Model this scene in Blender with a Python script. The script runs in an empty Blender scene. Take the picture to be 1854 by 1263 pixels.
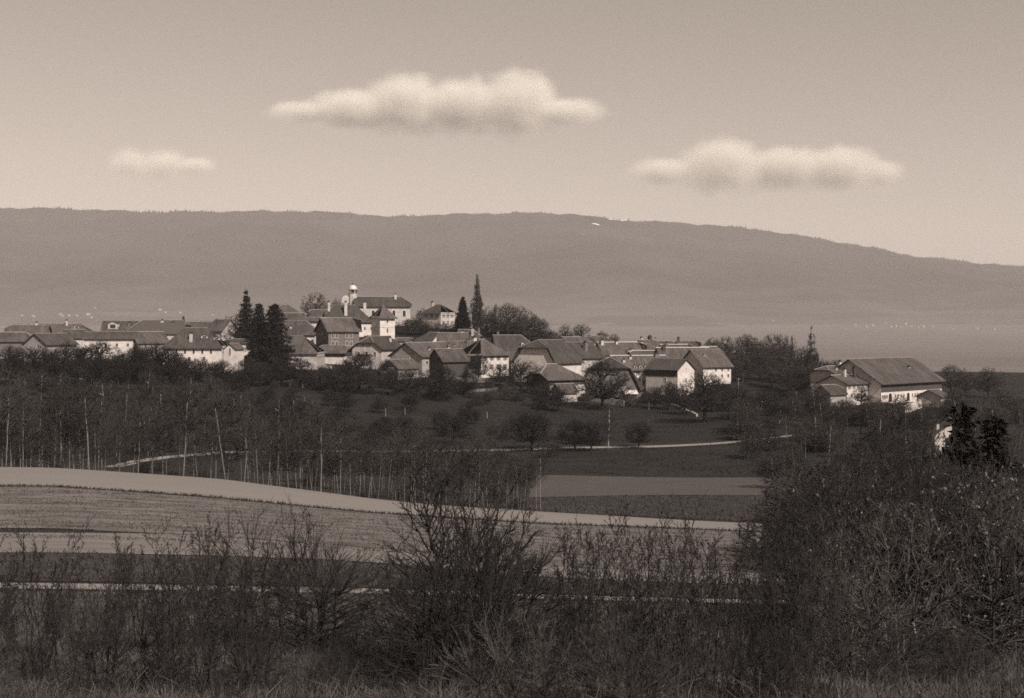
import bpy, math, random
import numpy as np
from math import radians, sin, cos, pi

# ------------------------------------------------------------------ camera, sky, sun, exposure
scn = bpy.context.scene
COL = scn.collection
F, CX, HZ = 2400.0, 927.0, 590.0        # focal length in photo pixels, centre column, eye-level row
cam = bpy.data.cameras.new('camera')
cam.sensor_fit = 'HORIZONTAL'; cam.sensor_width = 36.0
cam.lens = 36.0 * F / 1854.0
cam.shift_y = -(631.5 - HZ) / 1854.0
cam.clip_start = 0.5; cam.clip_end = 90000
cam_o = bpy.data.objects.new('camera', cam); COL.objects.link(cam_o)
cam_o.location = (0, 0, 0); cam_o.rotation_euler = (pi/2, 0, 0)
scn.camera = cam_o

SUN_EL, SUN_AZ = radians(42), radians(146)      # azimuth clockwise from the viewing direction
world = bpy.data.worlds.new('World'); scn.world = world; world.use_nodes = True
wn, wl = world.node_tree.nodes, world.node_tree.links
for n in list(wn): wn.remove(n)
w_out = wn.new('ShaderNodeOutputWorld'); w_bg = wn.new('ShaderNodeBackground')
w_sky = wn.new('ShaderNodeTexSky'); w_sky.sky_type = 'NISHITA'; w_sky.sun_disc = False
w_sky.sun_elevation = SUN_EL; w_sky.sun_rotation = SUN_AZ; w_sky.air_density = 1.0; w_sky.dust_density = 1.0
w_bw = wn.new('ShaderNodeRGBToBW'); w_tint = wn.new('ShaderNodeMixRGB'); w_tint.blend_type = 'MULTIPLY'
w_tint.inputs[0].default_value = 1.0; w_tint.inputs[2].default_value = (1.0, 0.845, 0.72, 1)   # toned monochrome print
wl.new(w_sky.outputs[0], w_bw.inputs[0]); wl.new(w_bw.outputs[0], w_tint.inputs[1])
wl.new(w_tint.outputs[0], w_bg.inputs[0]); w_bg.inputs[1].default_value = 0.094
wl.new(w_bg.outputs[0], w_out.inputs[0])

sun = bpy.data.lights.new('sun', 'SUN'); sun.energy = 5.0; sun.angle = radians(0.6); sun.color = (1.0, 0.93, 0.84)
sun_o = bpy.data.objects.new('sun', sun); COL.objects.link(sun_o)
sun_o.rotation_euler = (pi/2 - SUN_EL, 0, pi - SUN_AZ)
sun_o.location = (300, -100, 300)

vs = scn.view_settings
vs.view_transform = 'Standard'; vs.look = 'None'; vs.gamma = 1.0; vs.exposure = 0.2; vs.use_curve_mapping = False
scn.display_settings.display_device = 'sRGB'
cy = scn.cycles
cy.use_denoising = False
cy.max_bounces = 3; cy.diffuse_bounces = 1; cy.glossy_bounces = 1; cy.transmission_bounces = 2
cy.volume_bounces = 2; cy.transparent_max_bounces = 4
cy.volume_step_rate = 0.5; cy.volume_max_steps = 128
cy.use_adaptive_sampling = True; cy.adaptive_threshold = 0.025
cy.sample_clamp_indirect = 1.5; cy.sample_clamp_direct = 6.0
cy.pixel_filter_type = 'BLACKMAN_HARRIS'; cy.filter_width = 1.7

HAZE = 4.5e-5
RNG = np.random.default_rng(7)
random.seed(11)

# ------------------------------------------------------------------ materials
def tone(v, w=0.0):
    """sepia tone of reflectance v; w > 0 warmer"""
    k = min(1.0, v/0.2); return (v*(1.09 - .03*k + w*.4), v*(.93 + .03*k), v*(.91 + .02*k - w*.4), 1)

MATS = {}
def mat(name, v, w=0.0, rough=0.9, vary=0.25, scale=1.0, stretch=(1, 1, 1), bump=0.0, rand=0.0, detail=4.0, coords='Object', spec=0.2, second=None):
    m = bpy.data.materials.new(name); m.use_nodes = True; MATS[name] = m
    nt = m.node_tree; N, Lk = nt.nodes, nt.links
    b = N['Principled BSDF']; b.inputs['Roughness'].default_value = rough
    b.inputs['Specular IOR Level'].default_value = spec
    tc = N.new('ShaderNodeTexCoord'); mp = N.new('ShaderNodeMapping'); mp.inputs['Scale'].default_value = stretch
    Lk.new(tc.outputs[coords], mp.inputs[0])
    nz = N.new('ShaderNodeTexNoise'); nz.inputs['Scale'].default_value = scale; nz.inputs['Detail'].default_value = detail
    nz.inputs['Roughness'].default_value = 0.65
    Lk.new(mp.outputs[0], nz.inputs['Vector'])
    rp = N.new('ShaderNodeValToRGB')
    rp.color_ramp.elements[0].position = 0.3; rp.color_ramp.elements[1].position = 0.7
    rp.color_ramp.elements[0].color = tone(v * (1 - vary), w)
    rp.color_ramp.elements[1].color = tone(second if second else v * (1 + vary), w)
    Lk.new(nz.outputs['Fac'], rp.inputs[0])
    out = rp.outputs[0]
    if rand:
        oi = N.new('ShaderNodeObjectInfo'); mr = N.new('ShaderNodeMapRange')
        mr.inputs[3].default_value = 1 - rand; mr.inputs[4].default_value = 1 + rand
        Lk.new(oi.outputs['Random'], mr.inputs[0])
        mx = N.new('ShaderNodeMixRGB'); mx.blend_type = 'MULTIPLY'; mx.inputs[0].default_value = 1
        Lk.new(out, mx.inputs[1]); Lk.new(mr.outputs[0], mx.inputs[2]); out = mx.outputs[0]
    Lk.new(out, b.inputs['Base Color'])
    if bump:
        bp = N.new('ShaderNodeBump'); bp.inputs['Strength'].default_value = 0.6; bp.inputs['Distance'].default_value = bump
        Lk.new(nz.outputs['Fac'], bp.inputs['Height']); Lk.new(bp.outputs[0], b.inputs['Normal'])
    return m

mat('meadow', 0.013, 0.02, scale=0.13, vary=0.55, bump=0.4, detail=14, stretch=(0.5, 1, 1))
mat('pale_soil', 0.165, 0.03, scale=0.12, vary=0.06, bump=0.05, detail=8, stretch=(0.3, 1.5, 1))
mat('stubble', 0.105, 0.02, scale=0.9, vary=0.6, bump=0.25, detail=14, stretch=(0.3, 1.0, 1))
mat('dark_strip', 0.038, 0.02, scale=0.5, vary=0.5, bump=0.2, detail=8, stretch=(0.3, 1, 1))
mat('brown_soil', 0.06, 0.02, scale=0.3, vary=0.15, bump=0.1, detail=8, stretch=(0.3, 1, 1))
mat('weeds', 0.026, 0.0, scale=0.8, vary=0.7, bump=0.3, detail=10, stretch=(0.35, 1, 1))
mat('pale_stubble', 0.135, 0.02, scale=0.7, vary=0.3, bump=0.15, detail=10, stretch=(0.16, 1.0, 1))
mat('path_gravel', 0.2, 0.02, scale=0.8, vary=0.2, detail=8)
mat('track', 0.2, 0.02, scale=0.8, vary=0.2, detail=8)
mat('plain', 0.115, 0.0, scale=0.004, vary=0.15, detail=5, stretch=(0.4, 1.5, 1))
mat('bark_dark', 0.024, 0.03, scale=3, vary=0.4, stretch=(1, 1, 0.3), rand=0.3)
mat('bark_brown', 0.05, 0.04, scale=3, vary=0.4, stretch=(1, 1, 0.3), rand=0.3)
mat('bark_grey', 0.15, 0.0, scale=3, vary=0.4, stretch=(1, 1, 0.3), rand=0.25)
mat('bark_pale', 0.16, 0.0, scale=2, vary=0.45, stretch=(1, 1, 0.4), rand=0.35)
mat('twig_dark', 0.018, 0.03, scale=1, vary=0.4, rand=0.3)
mat('twig_brown', 0.034, 0.05, scale=1, vary=0.4, rand=0.3)
mat('twig_near', 0.022, 0.03, scale=2, vary=0.6, rand=0.2)
mat('twig_near_pale', 0.035, 0.02, scale=2, vary=0.6, rand=0.2)
mat('twig_thicket', 0.05, 0.03, scale=1.2, vary=0.8, rand=0.3)
mat('dry_stalk', 0.075, 0.03, scale=1.5, vary=0.6, rand=0.3)
mat('stubble_tuft', 0.045, 0.03, scale=0.5, vary=0.6)
mat('lit_branch', 0.042, 0.03, scale=1.2, vary=0.8, rand=0.3)  # sunlit look of the thicket branches put into their colour
mat('tussock', 0.02, 0.03, scale=0.3, vary=0.7)
mat('footworn', 0.07, 0.02, vary=0.3)
mat('needle', 0.012, -0.01, scale=2, vary=0.5, rand=0.2)
mat('leaf_dead', 0.05, 0.04, scale=1.5, vary=0.7, rand=0.2, second=0.18)
mat('leaf_dark', 0.035, 0.0, scale=1.5, vary=0.6, rand=0.2)
mat('dry_grass', 0.045, 0.03, scale=0.5, vary=0.7, second=0.11)
mat('plaster_white', 0.50, 0.03, scale=0.6, vary=0.22, rand=0.06)
mat('plaster_cream', 0.37, 0.02, scale=0.6, vary=0.25, rand=0.08)
mat('plaster_grey', 0.24, 0.0, scale=0.5, vary=0.2, rand=0.1)
mat('stone_grey', 0.13, 0.0, scale=2.2, vary=0.35, rand=0.1)
mat('stone_pale', 0.33, 0.02, scale=0.9, vary=0.4, rand=0.1, detail=8)
mat('wood_dark', 0.055, 0.02, scale=3, vary=0.4, stretch=(1, 1, 0.15), rand=0.2)
mat('pane_glass', 0.02, 0.0, rough=0.25, vary=0.1, spec=0.5)
mat('shutter_paint', 0.09, 0.0, vary=0.2, rand=0.3)
mat('frame_paint', 0.7, 0.02, vary=0.1)
mat('sheet_metal', 0.5, 0.02, rough=0.45, vary=0.12, spec=0.5)
mat('soot', 0.03, 0.0, vary=0.3)
mat('snow', 0.8, 0.0, vary=0.05)
mat('ridge_tile', 0.22, 0.02, scale=1.5, vary=0.4, rand=0.3)
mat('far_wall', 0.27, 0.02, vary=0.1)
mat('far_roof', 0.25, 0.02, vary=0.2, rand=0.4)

def roof_material():
    """old plain tiles: courses down the slope, streaks and patches of wear"""
    m = bpy.data.materials.new('roof_tile'); m.use_nodes = True; MATS['roof_tile'] = m
    nt = m.node_tree; N, Lk = nt.nodes, nt.links
    b = N['Principled BSDF']; b.inputs['Roughness'].default_value = 0.85; b.inputs['Specular IOR Level'].default_value = 0.2
    tc = N.new('ShaderNodeTexCoord'); oi = N.new('ShaderNodeObjectInfo')
    off = N.new('ShaderNodeVectorMath'); off.operation = 'ADD'
    mulr = N.new('ShaderNodeMath'); mulr.operation = 'MULTIPLY'; mulr.inputs[1].default_value = 90
    Lk.new(oi.outputs['Random'], mulr.inputs[0]); Lk.new(tc.outputs['Object'], off.inputs[0]); Lk.new(mulr.outputs[0], off.inputs[1])
    def noise(scale, st, det):
        mp = N.new('ShaderNodeMapping'); mp.inputs['Scale'].default_value = st
        nz = N.new('ShaderNodeTexNoise'); nz.inputs['Scale'].default_value = scale; nz.inputs['Detail'].default_value = det
        nz.inputs['Roughness'].default_value = 0.7
        Lk.new(off.outputs[0], mp.inputs[0]); Lk.new(mp.outputs[0], nz.inputs['Vector']); return nz.outputs['Fac']
    a = noise(1.0, (1.0, 0.18, 0.18), 3); c = noise(2.6, (1, 1, 1), 5); d = noise(0.22, (1, 0.6, 0.6), 2)
    def mr(src, lo, hi):
        r = N.new('ShaderNodeMapRange'); r.inputs[1].default_value = 0.25; r.inputs[2].default_value = 0.75
        r.inputs[3].default_value = lo; r.inputs[4].default_value = hi; Lk.new(src, r.inputs[0]); return r.outputs[0]
    def mul(x, y):
        q = N.new('ShaderNodeMath'); q.operation = 'MULTIPLY'; Lk.new(x, q.inputs[0]); Lk.new(y, q.inputs[1]); return q.outputs[0]
    ran = N.new('ShaderNodeMapRange'); ran.inputs[3].default_value = 0.72; ran.inputs[4].default_value = 1.3
    Lk.new(oi.outputs['Random'], ran.inputs[0])
    val = mul(mul(mul(mr(a, 0.62, 1.4), mr(c, 0.55, 1.5)), mr(d, 0.7, 1.35)), ran.outputs[0])
    mx = N.new('ShaderNodeMixRGB'); mx.blend_type = 'MULTIPLY'; mx.inputs[0].default_value = 1
    mx.inputs[1].default_value = tone(0.053, 0.02); Lk.new(val, mx.inputs[2]); Lk.new(mx.outputs[0], b.inputs['Base Color'])
    bp = N.new('ShaderNodeBump'); bp.inputs['Strength'].default_value = 0.5; bp.inputs['Distance'].default_value = 0.08
    Lk.new(c, bp.inputs['Height']); Lk.new(bp.outputs[0], b.inputs['Normal'])
roof_material()

def mountain_material():
    m = bpy.data.materials.new('mountain_forest'); m.use_nodes = True; MATS['mountain_forest'] = m
    nt = m.node_tree; N, Lk = nt.nodes, nt.links
    b = N['Principled BSDF']; b.inputs['Roughness'].default_value = 1; b.inputs['Specular IOR Level'].default_value = 0
    g = N.new('ShaderNodeNewGeometry')
    mp = N.new('ShaderNodeMapping'); mp.inputs['Scale'].default_value = (0.0011, 0.002, 0.0012); Lk.new(g.outputs['Position'], mp.inputs[0])
    nz = N.new('ShaderNodeTexNoise'); nz.inputs['Scale'].default_value = 1; nz.inputs['Detail'].default_value = 8; Lk.new(mp.outputs[0], nz.inputs['Vector'])
    rp = N.new('ShaderNodeValToRGB'); rp.color_ramp.elements[0].position = 0.3; rp.color_ramp.elements[1].position = 0.75
    rp.color_ramp.elements[0].color = tone(0.03); rp.color_ramp.elements[1].color = tone(0.055); Lk.new(nz.outputs['Fac'], rp.inputs[0])
    mp2 = N.new('ShaderNodeMapping'); mp2.inputs['Scale'].default_value = (0.0016, 0.006, 0.02); Lk.new(g.outputs['Position'], mp2.inputs[0])
    vo = N.new('ShaderNodeTexVoronoi'); vo.inputs['Scale'].default_value = 1; Lk.new(mp2.outputs[0], vo.inputs['Vector'])
    bw = N.new('ShaderNodeRGBToBW'); Lk.new(vo.outputs['Color'], bw.inputs[0])
    rf = N.new('ShaderNodeValToRGB'); rf.color_ramp.elements[0].color = tone(0.075); rf.color_ramp.elements[1].color = tone(0.125); Lk.new(bw.outputs[0], rf.inputs[0])
    sp = N.new('ShaderNodeSeparateXYZ'); Lk.new(g.outputs['Position'], sp.inputs[0])
    ad = N.new('ShaderNodeMath'); ad.operation = 'MULTIPLY_ADD'; ad.inputs[1].default_value = -260; Lk.new(nz.outputs['Fac'], ad.inputs[0]); Lk.new(sp.outputs['Z'], ad.inputs[2])
    mr = N.new('ShaderNodeMapRange'); mr.inputs[1].default_value = -150; mr.inputs[2].default_value = 170; Lk.new(ad.outputs[0], mr.inputs[0])
    mx = N.new('ShaderNodeMixRGB'); Lk.new(mr.outputs[0], mx.inputs[0]); Lk.new(rf.outputs[0], mx.inputs[1]); Lk.new(rp.outputs[0], mx.inputs[2])
    Lk.new(mx.outputs[0], b.inputs['Base Color'])
mountain_material()

# ------------------------------------------------------------------ helpers
def tag(o, label=None, cat=None, group=None, kind=None):
    if label: o['label'] = label
    if cat: o['category'] = cat
    if group: o['group'] = group
    if kind: o['kind'] = kind
    return o

def link(name, me, parent=None, mats=None):
    o = bpy.data.objects.new(name, me); COL.objects.link(o)
    if parent is not None: o.parent = parent
    if mats:
        for m in (mats if isinstance(mats, (list, tuple)) else [mats]): me.materials.append(MATS[m])
    return o

def empty(name, loc, rz=0.0, sc=1.0):
    o = bpy.data.objects.new(name, None); COL.objects.link(o); o.empty_display_size = 0.5
    o.location = loc; o.rotation_euler = (0, 0, rz); o.scale = sc if isinstance(sc, tuple) else (sc, sc, sc)
    return o

def np_mesh(name, V, Fc, mi=None, smooth=False):
    """V (n,3), Fc (m,k) integer array"""
    V = np.ascontiguousarray(V, dtype=np.float32); Fc = np.ascontiguousarray(Fc, dtype=np.int32)
    me = bpy.data.meshes.new(name); m, k = Fc.shape
    me.vertices.add(len(V)); me.vertices.foreach_set('co', V.ravel())
    me.loops.add(m * k); me.loops.foreach_set('vertex_index', Fc.ravel())
    me.polygons.add(m); me.polygons.foreach_set('loop_start', np.arange(0, m * k, k, dtype=np.int32))
    if mi is not None: me.polygons.foreach_set('material_index', np.ascontiguousarray(mi, dtype=np.int32))
    if smooth: me.polygons.foreach_set('use_smooth', np.ones(m, dtype=bool))
    me.update(calc_edges=True); me.validate()
    return me

class MB:
    """collects polygons with a material index and builds one mesh"""
    def __init__(s): s.v = []; s.f = []; s.m = []
    def poly(s, pts, mi=0):
        n = len(s.v); s.v += [tuple(p) for p in pts]; s.f.append(list(range(n, n + len(pts)))); s.m.append(mi)
    def box(s, c, d, mi=0, rz=0.0):
        x, y, z = d[0]/2, d[1]/2, d[2]/2; n = len(s.v); ca, sa = cos(rz), sin(rz)
        for i in range(8):
            a, b, e = (x if i & 1 else -x), (y if i & 2 else -y), (z if i & 4 else -z)
            s.v.append((c[0] + a*ca - b*sa, c[1] + a*sa + b*ca, c[2] + e))
        for q in ((0,2,3,1),(4,5,7,6),(0,1,5,4),(2,6,7,3),(0,4,6,2),(1,3,7,5)):
            s.f.append([n + k for k in q]); s.m.append(mi)
    def lathe(s, prof, c, n=12, mi=0):
        base = len(s.v)
        for r, z in prof:
            for k in range(n): a = 2*pi*k/n; s.v.append((c[0]+r*cos(a), c[1]+r*sin(a), c[2]+z))
        for j in range(len(prof)-1):
            for k in range(n):
                q = base + j*n; s.f.append([q+k, q+(k+1) % n, q+n+(k+1) % n, q+n+k]); s.m.append(mi)
    def build(s, name, mats, parent=None):
        me = bpy.data.meshes.new(name); me.from_pydata(s.v, [], s.f)
        me.polygons.foreach_set('material_index', s.m); me.update()
        return link(name, me, parent, mats)

# ------------------------------------------------------------------ terrain
COLS = np.array([-500, 92, 400, 580, 690, 800, 900, 1000, 1200, 1400, 1600, 1750, 2400], float)
ROWS = {   # ground rows of the photograph at a distance (metres), per column
  60:  [1125,1120,1118,1118,1120,1122,1124,1126,1130,1132,1134,1135,1140],
  75:  [1062,1062,1064,1066,1068,1072,1076,1080,1088,1095,1098,1100,1110],
  90:  [1008,1010,1014,1018,1021,1026,1034,1040,1048,1055,1058,1060,1075],
  120: [905,915,928,940,947,957,968,980,994,1005,1008,1010,1030],
  150: [842,850,866,888,903,914,921,928,939,948,952,955,975],
  165: [838,846,866,890,906,918,926,931,938,942,946,950,965],
  200: [925,930,930,930,930,928,926,922,916,914,914,915,930],
  250: [878,880,884,885,885,885,885,885,886,886,882,880,890],
  290: [832,838,848,853,856,857,857,857,857,856,852,850,860],
  335: [796,805,814,817,818,816,814,812,808,798,792,790,800],
  400: [735,742,750,756,758,760,762,765,766,760,752,756,770],
  450: [692,700,708,714,718,722,726,732,738,736,729,732,745],
  490: [664,670,676,682,686,690,694,700,708,712,722,724,730],
  530: [642,646,650,652,654,660,668,674,682,686,706,708,715],
  570: [624,626,628,622,618,630,640,648,656,662,692,694,700],
  620: [610,608,606,594,588,598,606,616,634,648,680,684,690],
  660: [604,602,598,588,583,592,600,610,628,644,672,676,682],
  720: [606,604,602,596,594,600,606,614,630,646,670,672,678],
}
_Ys = [-40, -10, 0, 10, 20, 40] + sorted(ROWS) + [900, 1400, 2500, 4500, 6500, 7500, 14000]
_zn = {-40: 1.0, -10: -1.2, 0: -2.2, 10: -4.2, 20: -6.6, 40: -10.4, 900: -42, 1400: -58, 2500: -64, 4500: -60, 6500: -20, 7500: 10, 14000: 30}
_pxg = np.arange(-700, 2601, 20.0)
_tab = np.array([np.full(len(_pxg), _zn[y]) if y in _zn else (HZ - np.interp(_pxg, COLS, ROWS[y])) / F * y for y in _Ys])
_yf = np.concatenate([np.arange(-40, 1000, 2.5), np.arange(1000, 14001, 100.0)])
_zt = np.array([np.interp(_yf, _Ys, _tab[:, k]) for k in range(len(_pxg))]).T
def _smooth_rows(z, n, lo, hi):
    i0, i1 = np.searchsorted(_yf, lo), np.searchsorted(_yf, hi)
    s = z.copy()
    for k in range(-n, n + 1): s[i0:i1] += z[i0 + k:i1 + k] if k else 0
    s[i0:i1] /= (2*n + 1); z[i0:i1] = s[i0:i1]
for _ in range(2): _smooth_rows(_zt, 2, -20, 250); _smooth_rows(_zt, 5, 185, 960)
for _ in range(3): _zt[:, 1:-1] = (_zt[:, :-2] + 2*_zt[:, 1:-1] + _zt[:, 2:]) / 4
def hgt(x, y):
    x = np.asarray(x, float); y = np.asarray(y, float)
    yc = np.clip(y, -40, 14000); px = np.clip(CX + F * x / np.maximum(yc, 60), -700, 2599.9)
    u = (px + 700) / 20; iu = np.minimum(u.astype(int), len(_pxg) - 2); fu = u - iu
    iv = np.clip(np.searchsorted(_yf, yc, side='right') - 1, 0, len(_yf) - 2); fv = (yc - _yf[iv]) / (_yf[iv+1] - _yf[iv])
    z = (_zt[iv, iu]*(1-fu) + _zt[iv, iu+1]*fu)*(1-fv) + (_zt[iv+1, iu]*(1-fu) + _zt[iv+1, iu+1]*fu)*fv
    return z + 0.10*np.sin(x*0.11 + 1.3*np.sin(y*0.05))*np.clip(y/60, 0, 1)
def H(x, y): return float(hgt(x, y))
def X(px, y): return (px - CX) / F * y
def Z(row, y): return (HZ - row) / F * y
def hit(px, row, y0, y1):
    """distance at which the sight line of a photo pixel meets the ground"""
    ys = np.arange(y0, y1, 0.5); r = HZ - hgt(X(px, ys), ys) * F / ys
    k = np.argmax(r <= row) if (r <= row).any() else np.argmin(np.abs(r - row))
    return float(ys[k])

def axis(*spans):
    out = []
    for a, b, s in spans: out += list(np.arange(a, b - 1e-6, s))
    return np.array(out + [spans[-1][1]])
gy = axis((-40, 0, 4), (0, 230, 1.6), (230, 760, 4), (760, 1400, 40), (1400, 14000, 300))
gxp = axis((0, 90, 2.0), (90, 320, 5), (320, 800, 30), (800, 2000, 100), (2000, 12000, 500))
gx = np.concatenate([-gxp[::-1][:-1], gxp])
def grid_mesh(name, xs, ys, zf, mats, mi=None, smooth=True):
    XX, YY = np.meshgrid(xs, ys); ZZ = zf(XX, YY)
    V = np.stack([XX, YY, ZZ], -1).reshape(-1, 3); nx, ny = len(xs), len(ys)
    i = np.arange(nx - 1)[None, :] + nx*np.arange(ny - 1)[:, None]
    Fc = np.stack([i, i + 1, i + 1 + nx, i + nx], -1).reshape(-1, 4)
    cyy = (YY[:-1, :-1] + YY[1:, 1:]).ravel() / 2
    return link(name, np_mesh(name, V, Fc, None if mi is None else mi(cyy), smooth), None, mats)
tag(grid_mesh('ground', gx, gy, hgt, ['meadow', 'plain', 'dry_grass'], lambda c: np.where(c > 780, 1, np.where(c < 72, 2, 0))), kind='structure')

def sheet(name, p0, p1, near, far, m, lift=0.06, rows=30, step=10):
    """a field laid on the ground between two edge curves given per photo column as distances"""
    ps = np.arange(p0, p1 + 1, step, dtype=float)
    n0 = np.interp(ps, *zip(*near)); f0 = np.interp(ps, *zip(*far)); t = np.linspace(0, 1, rows)[:, None]
    YY = n0*(1-t) + f0*t; XX = (ps - CX)/F*YY
    ZZ = hgt(XX, YY) + lift
    V = np.stack([XX, YY, ZZ], -1).reshape(-1, 3); nx = len(ps)
    i = np.arange(nx - 1)[None, :] + nx*np.arange(rows - 1)[:, None]
    return tag(link(name, np_mesh(name, V, np.stack([i, i+1, i+1+nx, i+nx], -1).reshape(-1, 4), None, True), None, m), kind='structure')
sheet('bare_field', -420, 2300, [(-420,131), (92,133.5), (400,131.5), (660,131), (1000,135), (1200,138.5), (1420,141), (1640,142)], [(-420,172), (300,172), (600,165), (900,156), (1200,153), (1640,152)], 'pale_soil')
sheet('stubble_field', -420, 2300, [(-420,104), (92,104), (600,101), (1000,97), (1640,94)], [(-420,130.6), (92,133.1), (400,131.1), (660,130.6), (1000,134.6), (1200,138.1), (1420,140.6), (1640,141.6)], 'stubble', 0.04)
sheet('pale_field', -420, 2300, [(-420,91), (92,91), (600,91.5), (1000,88), (1640,86)], [(-420,101.5), (92,101.5), (300,102.6), (600,100.7), (1000,96.7), (1640,93.7)], 'pale_stubble', 0.04)
sheet('weed_strip', -420, 2300, [(-420,76.5), (1640,77)], [(-420,90.5), (600,91), (1000,87.5), (1640,85.5)], 'dark_strip', 0.03)
sheet('cart_track', -420, 2300, [(-420,72.5), (600,73), (1640,73)], [(-420,75.2), (600,75.6), (1640,76)], 'track', 0.05, 6)
sheet('weed_field', 860, 1640, [(860,170), (1000,166), (1640,160)], [(860,226), (1640,226)], 'weeds', 0.05)
sheet('brown_field', 960, 1640, [(960,228), (1640,228)], [(960,283), (1380,276), (1640,274)], 'brown_soil', 0.05)

def ribbon(name, pts, width, m, lift=0.08, y0=200, y1=500, kind='structure'):
    """a path following photo pixels on the ground"""
    P = []
    for px, row, wd in pts:
        y = hit(px, row, y0, y1); P.append((X(px, y), y, wd))
    P = np.array(P); t = np.linspace(0, len(P)-1, (len(P)-1)*14+1); k = np.arange(len(P))
    C = np.stack([np.interp(t, k, P[:, j]) for j in range(3)], 1)
    for _ in range(4): C[1:-1] = (C[:-2] + 2*C[1:-1] + C[2:])/4
    d = np.gradient(C[:, :2], axis=0); d /= np.linalg.norm(d, axis=1)[:, None]; nrm = np.stack([-d[:, 1], d[:, 0]], 1)
    rows = []
    for s in (-0.5, -0.17, 0.17, 0.5):
        q = C[:, :2] + nrm*C[:, 2:3]*s*width; rows.append(np.column_stack([q, hgt(q[:, 0], q[:, 1]) + lift]))
    V = np.concatenate(rows); n = len(C); i = np.arange(n-1)
    Fc = np.concatenate([np.stack([i+a*n, i+1+a*n, i+1+(a+1)*n, i+(a+1)*n], 1) for a in range(3)])
    return tag(link(name, np_mesh(name, V, Fc, None, True), None, m), kind=kind)
ribbon('path', [(205,846,1.1),(245,836,1.1),(300,828,1.1),(400,819,1.2),(560,816,1.3),(660,818,1.2),(900,815,1.1),(1000,812,1.1),(1160,809,1.2),(1300,803,1.1),(1400,793,0.8),(1480,784,0.8)], 3.3, 'path_gravel', y0=230, y1=420)
ribbon('footpath', [(470,760,1),(505,756,1),(568,750,1),(600,747,1)], .8, 'footworn', y0=300, y1=470)

# mountain with its foot, ridge wood and snow
RIDGE = [(-900,366),(92,375),(180,378),(280,382),(340,381),(520,380),(640,383),(700,391),(800,386),(940,383),(1040,385),(1110,396),(1170,398),(1290,405),(1400,417),(1500,433),(1580,447),(1660,462),(1740,471),(1900,486),(2600,520)]
RY = 11000.0
def ridge_z(x, jag=1.0):
    px = CX + F*np.asarray(x, float)/RY
    return (HZ - np.interp(px, *zip(*RIDGE)))/F*RY - 8 + jag*(5*np.sin(x*0.011) + 4*np.sin(x*0.027+1) + 3*np.sin(x*0.06))
def mount(x, y):
    t = np.clip((y - 6600)/(RY - 6600), 0, 1.0)
    prof = 0.10*t + 0.90*np.clip((t - 0.12)/0.88, 0, 1)**1.25
    z = -22 + prof*(ridge_z(x) + 22)
    spur = np.sin(x*0.0021 + 0.8*np.sin(x*0.0007)) * 40 + np.sin(x*0.0053 + y*0.0004) * 20 + np.sin(x*0.0111 + y*0.0012)*10
    z += spur*np.sin(pi*np.clip(t, 0, 1))**1.5
    return np.where(y > RY, ridge_z(x) - (y - RY)*0.25, z)
tag(grid_mesh('mountain', np.arange(-8000, 8001, 60.0), axis((6600, 11000, 110), (11000, 12400, 350)), mount, 'mountain_forest'), kind='structure')

def cones(spots, hts, rad, sides=5):
    n = len(spots); a = np.arange(sides)*2*pi/sides
    base = np.stack([np.cos(a), np.sin(a)], 1)
    V = np.zeros((n, sides+1, 3))
    V[:, :sides, :2] = spots[:, None, :2] + base[None]*(rad*hts)[:, None, None]; V[:, :sides, 2] = spots[:, None, 2] - 2
    V[:, sides] = spots; V[:, sides, 2] += hts
    k = np.arange(sides); f = np.stack([k, (k+1) % sides, np.full(sides, sides)], 1)
    return V.reshape(-1, 3), (f[None] + (np.arange(n)*(sides+1))[:, None, None]).reshape(-1, 3)
n_t = 5200
tx = RNG.uniform(-5200, 5200, n_t); ty = RNG.uniform(10650, 11020, n_t)
th_ = RNG.uniform(7, 17, n_t) * (1 + 0.5*np.sin(tx*0.009)*np.sin(tx*0.0023))
pxr = CX + F*tx/RY
th_ = th_*np.where((pxr > 260) & (pxr < 420), 1.35, 1)
sp = np.stack([tx, ty, mount(tx, ty)], 1)
V, Fc = cones(sp, np.clip(th_, 5, 26), 0.3)
tag(link('ridge_forest', np_mesh('ridge_forest', V, Fc), None, 'mountain_forest'), 'dark conifer wood along the crest of the hazy mountain', 'forest', kind='stuff')
for px, row, wpx, hpx, lab in [(1118,399,30,3,'longest white snow streak just under the dip of the crest'), (1078,407,14,2,'short snow streak lowest and leftmost below the crest'), (1098,395,12,2,'thin snow patch left of the longest streak'), (1172,400,16,2,'faint snow streak right of the longest one on the crest')]:
    m = MB(); yb = 10960.0
    yb = min(np.arange(9800, 11000, 5.0), key=lambda q: abs(HZ - float(mount(X(px, q), q))*F/q - row))
    x0 = X(px, yb); hw = wpx/2/F*yb
    top, bot = [], []
    for k in range(9):
        u = -1 + k/4; x = x0 + u*hw; e = (1 - u*u)**0.5 * hpx*3.2 + 2
        top.append((x, yb + e*3, float(mount(x, yb + e*3)) + 9)); bot.append((x, yb - e*2 - 20*u, float(mount(x, yb - e*2 - 20*u)) + 9))
    for k in range(8): m.poly([bot[k], bot[k+1], top[k+1], top[k]])
    tag(m.build('snow_patch', 'snow'), lab, 'snow', 'snow patches below the crest')
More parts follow.
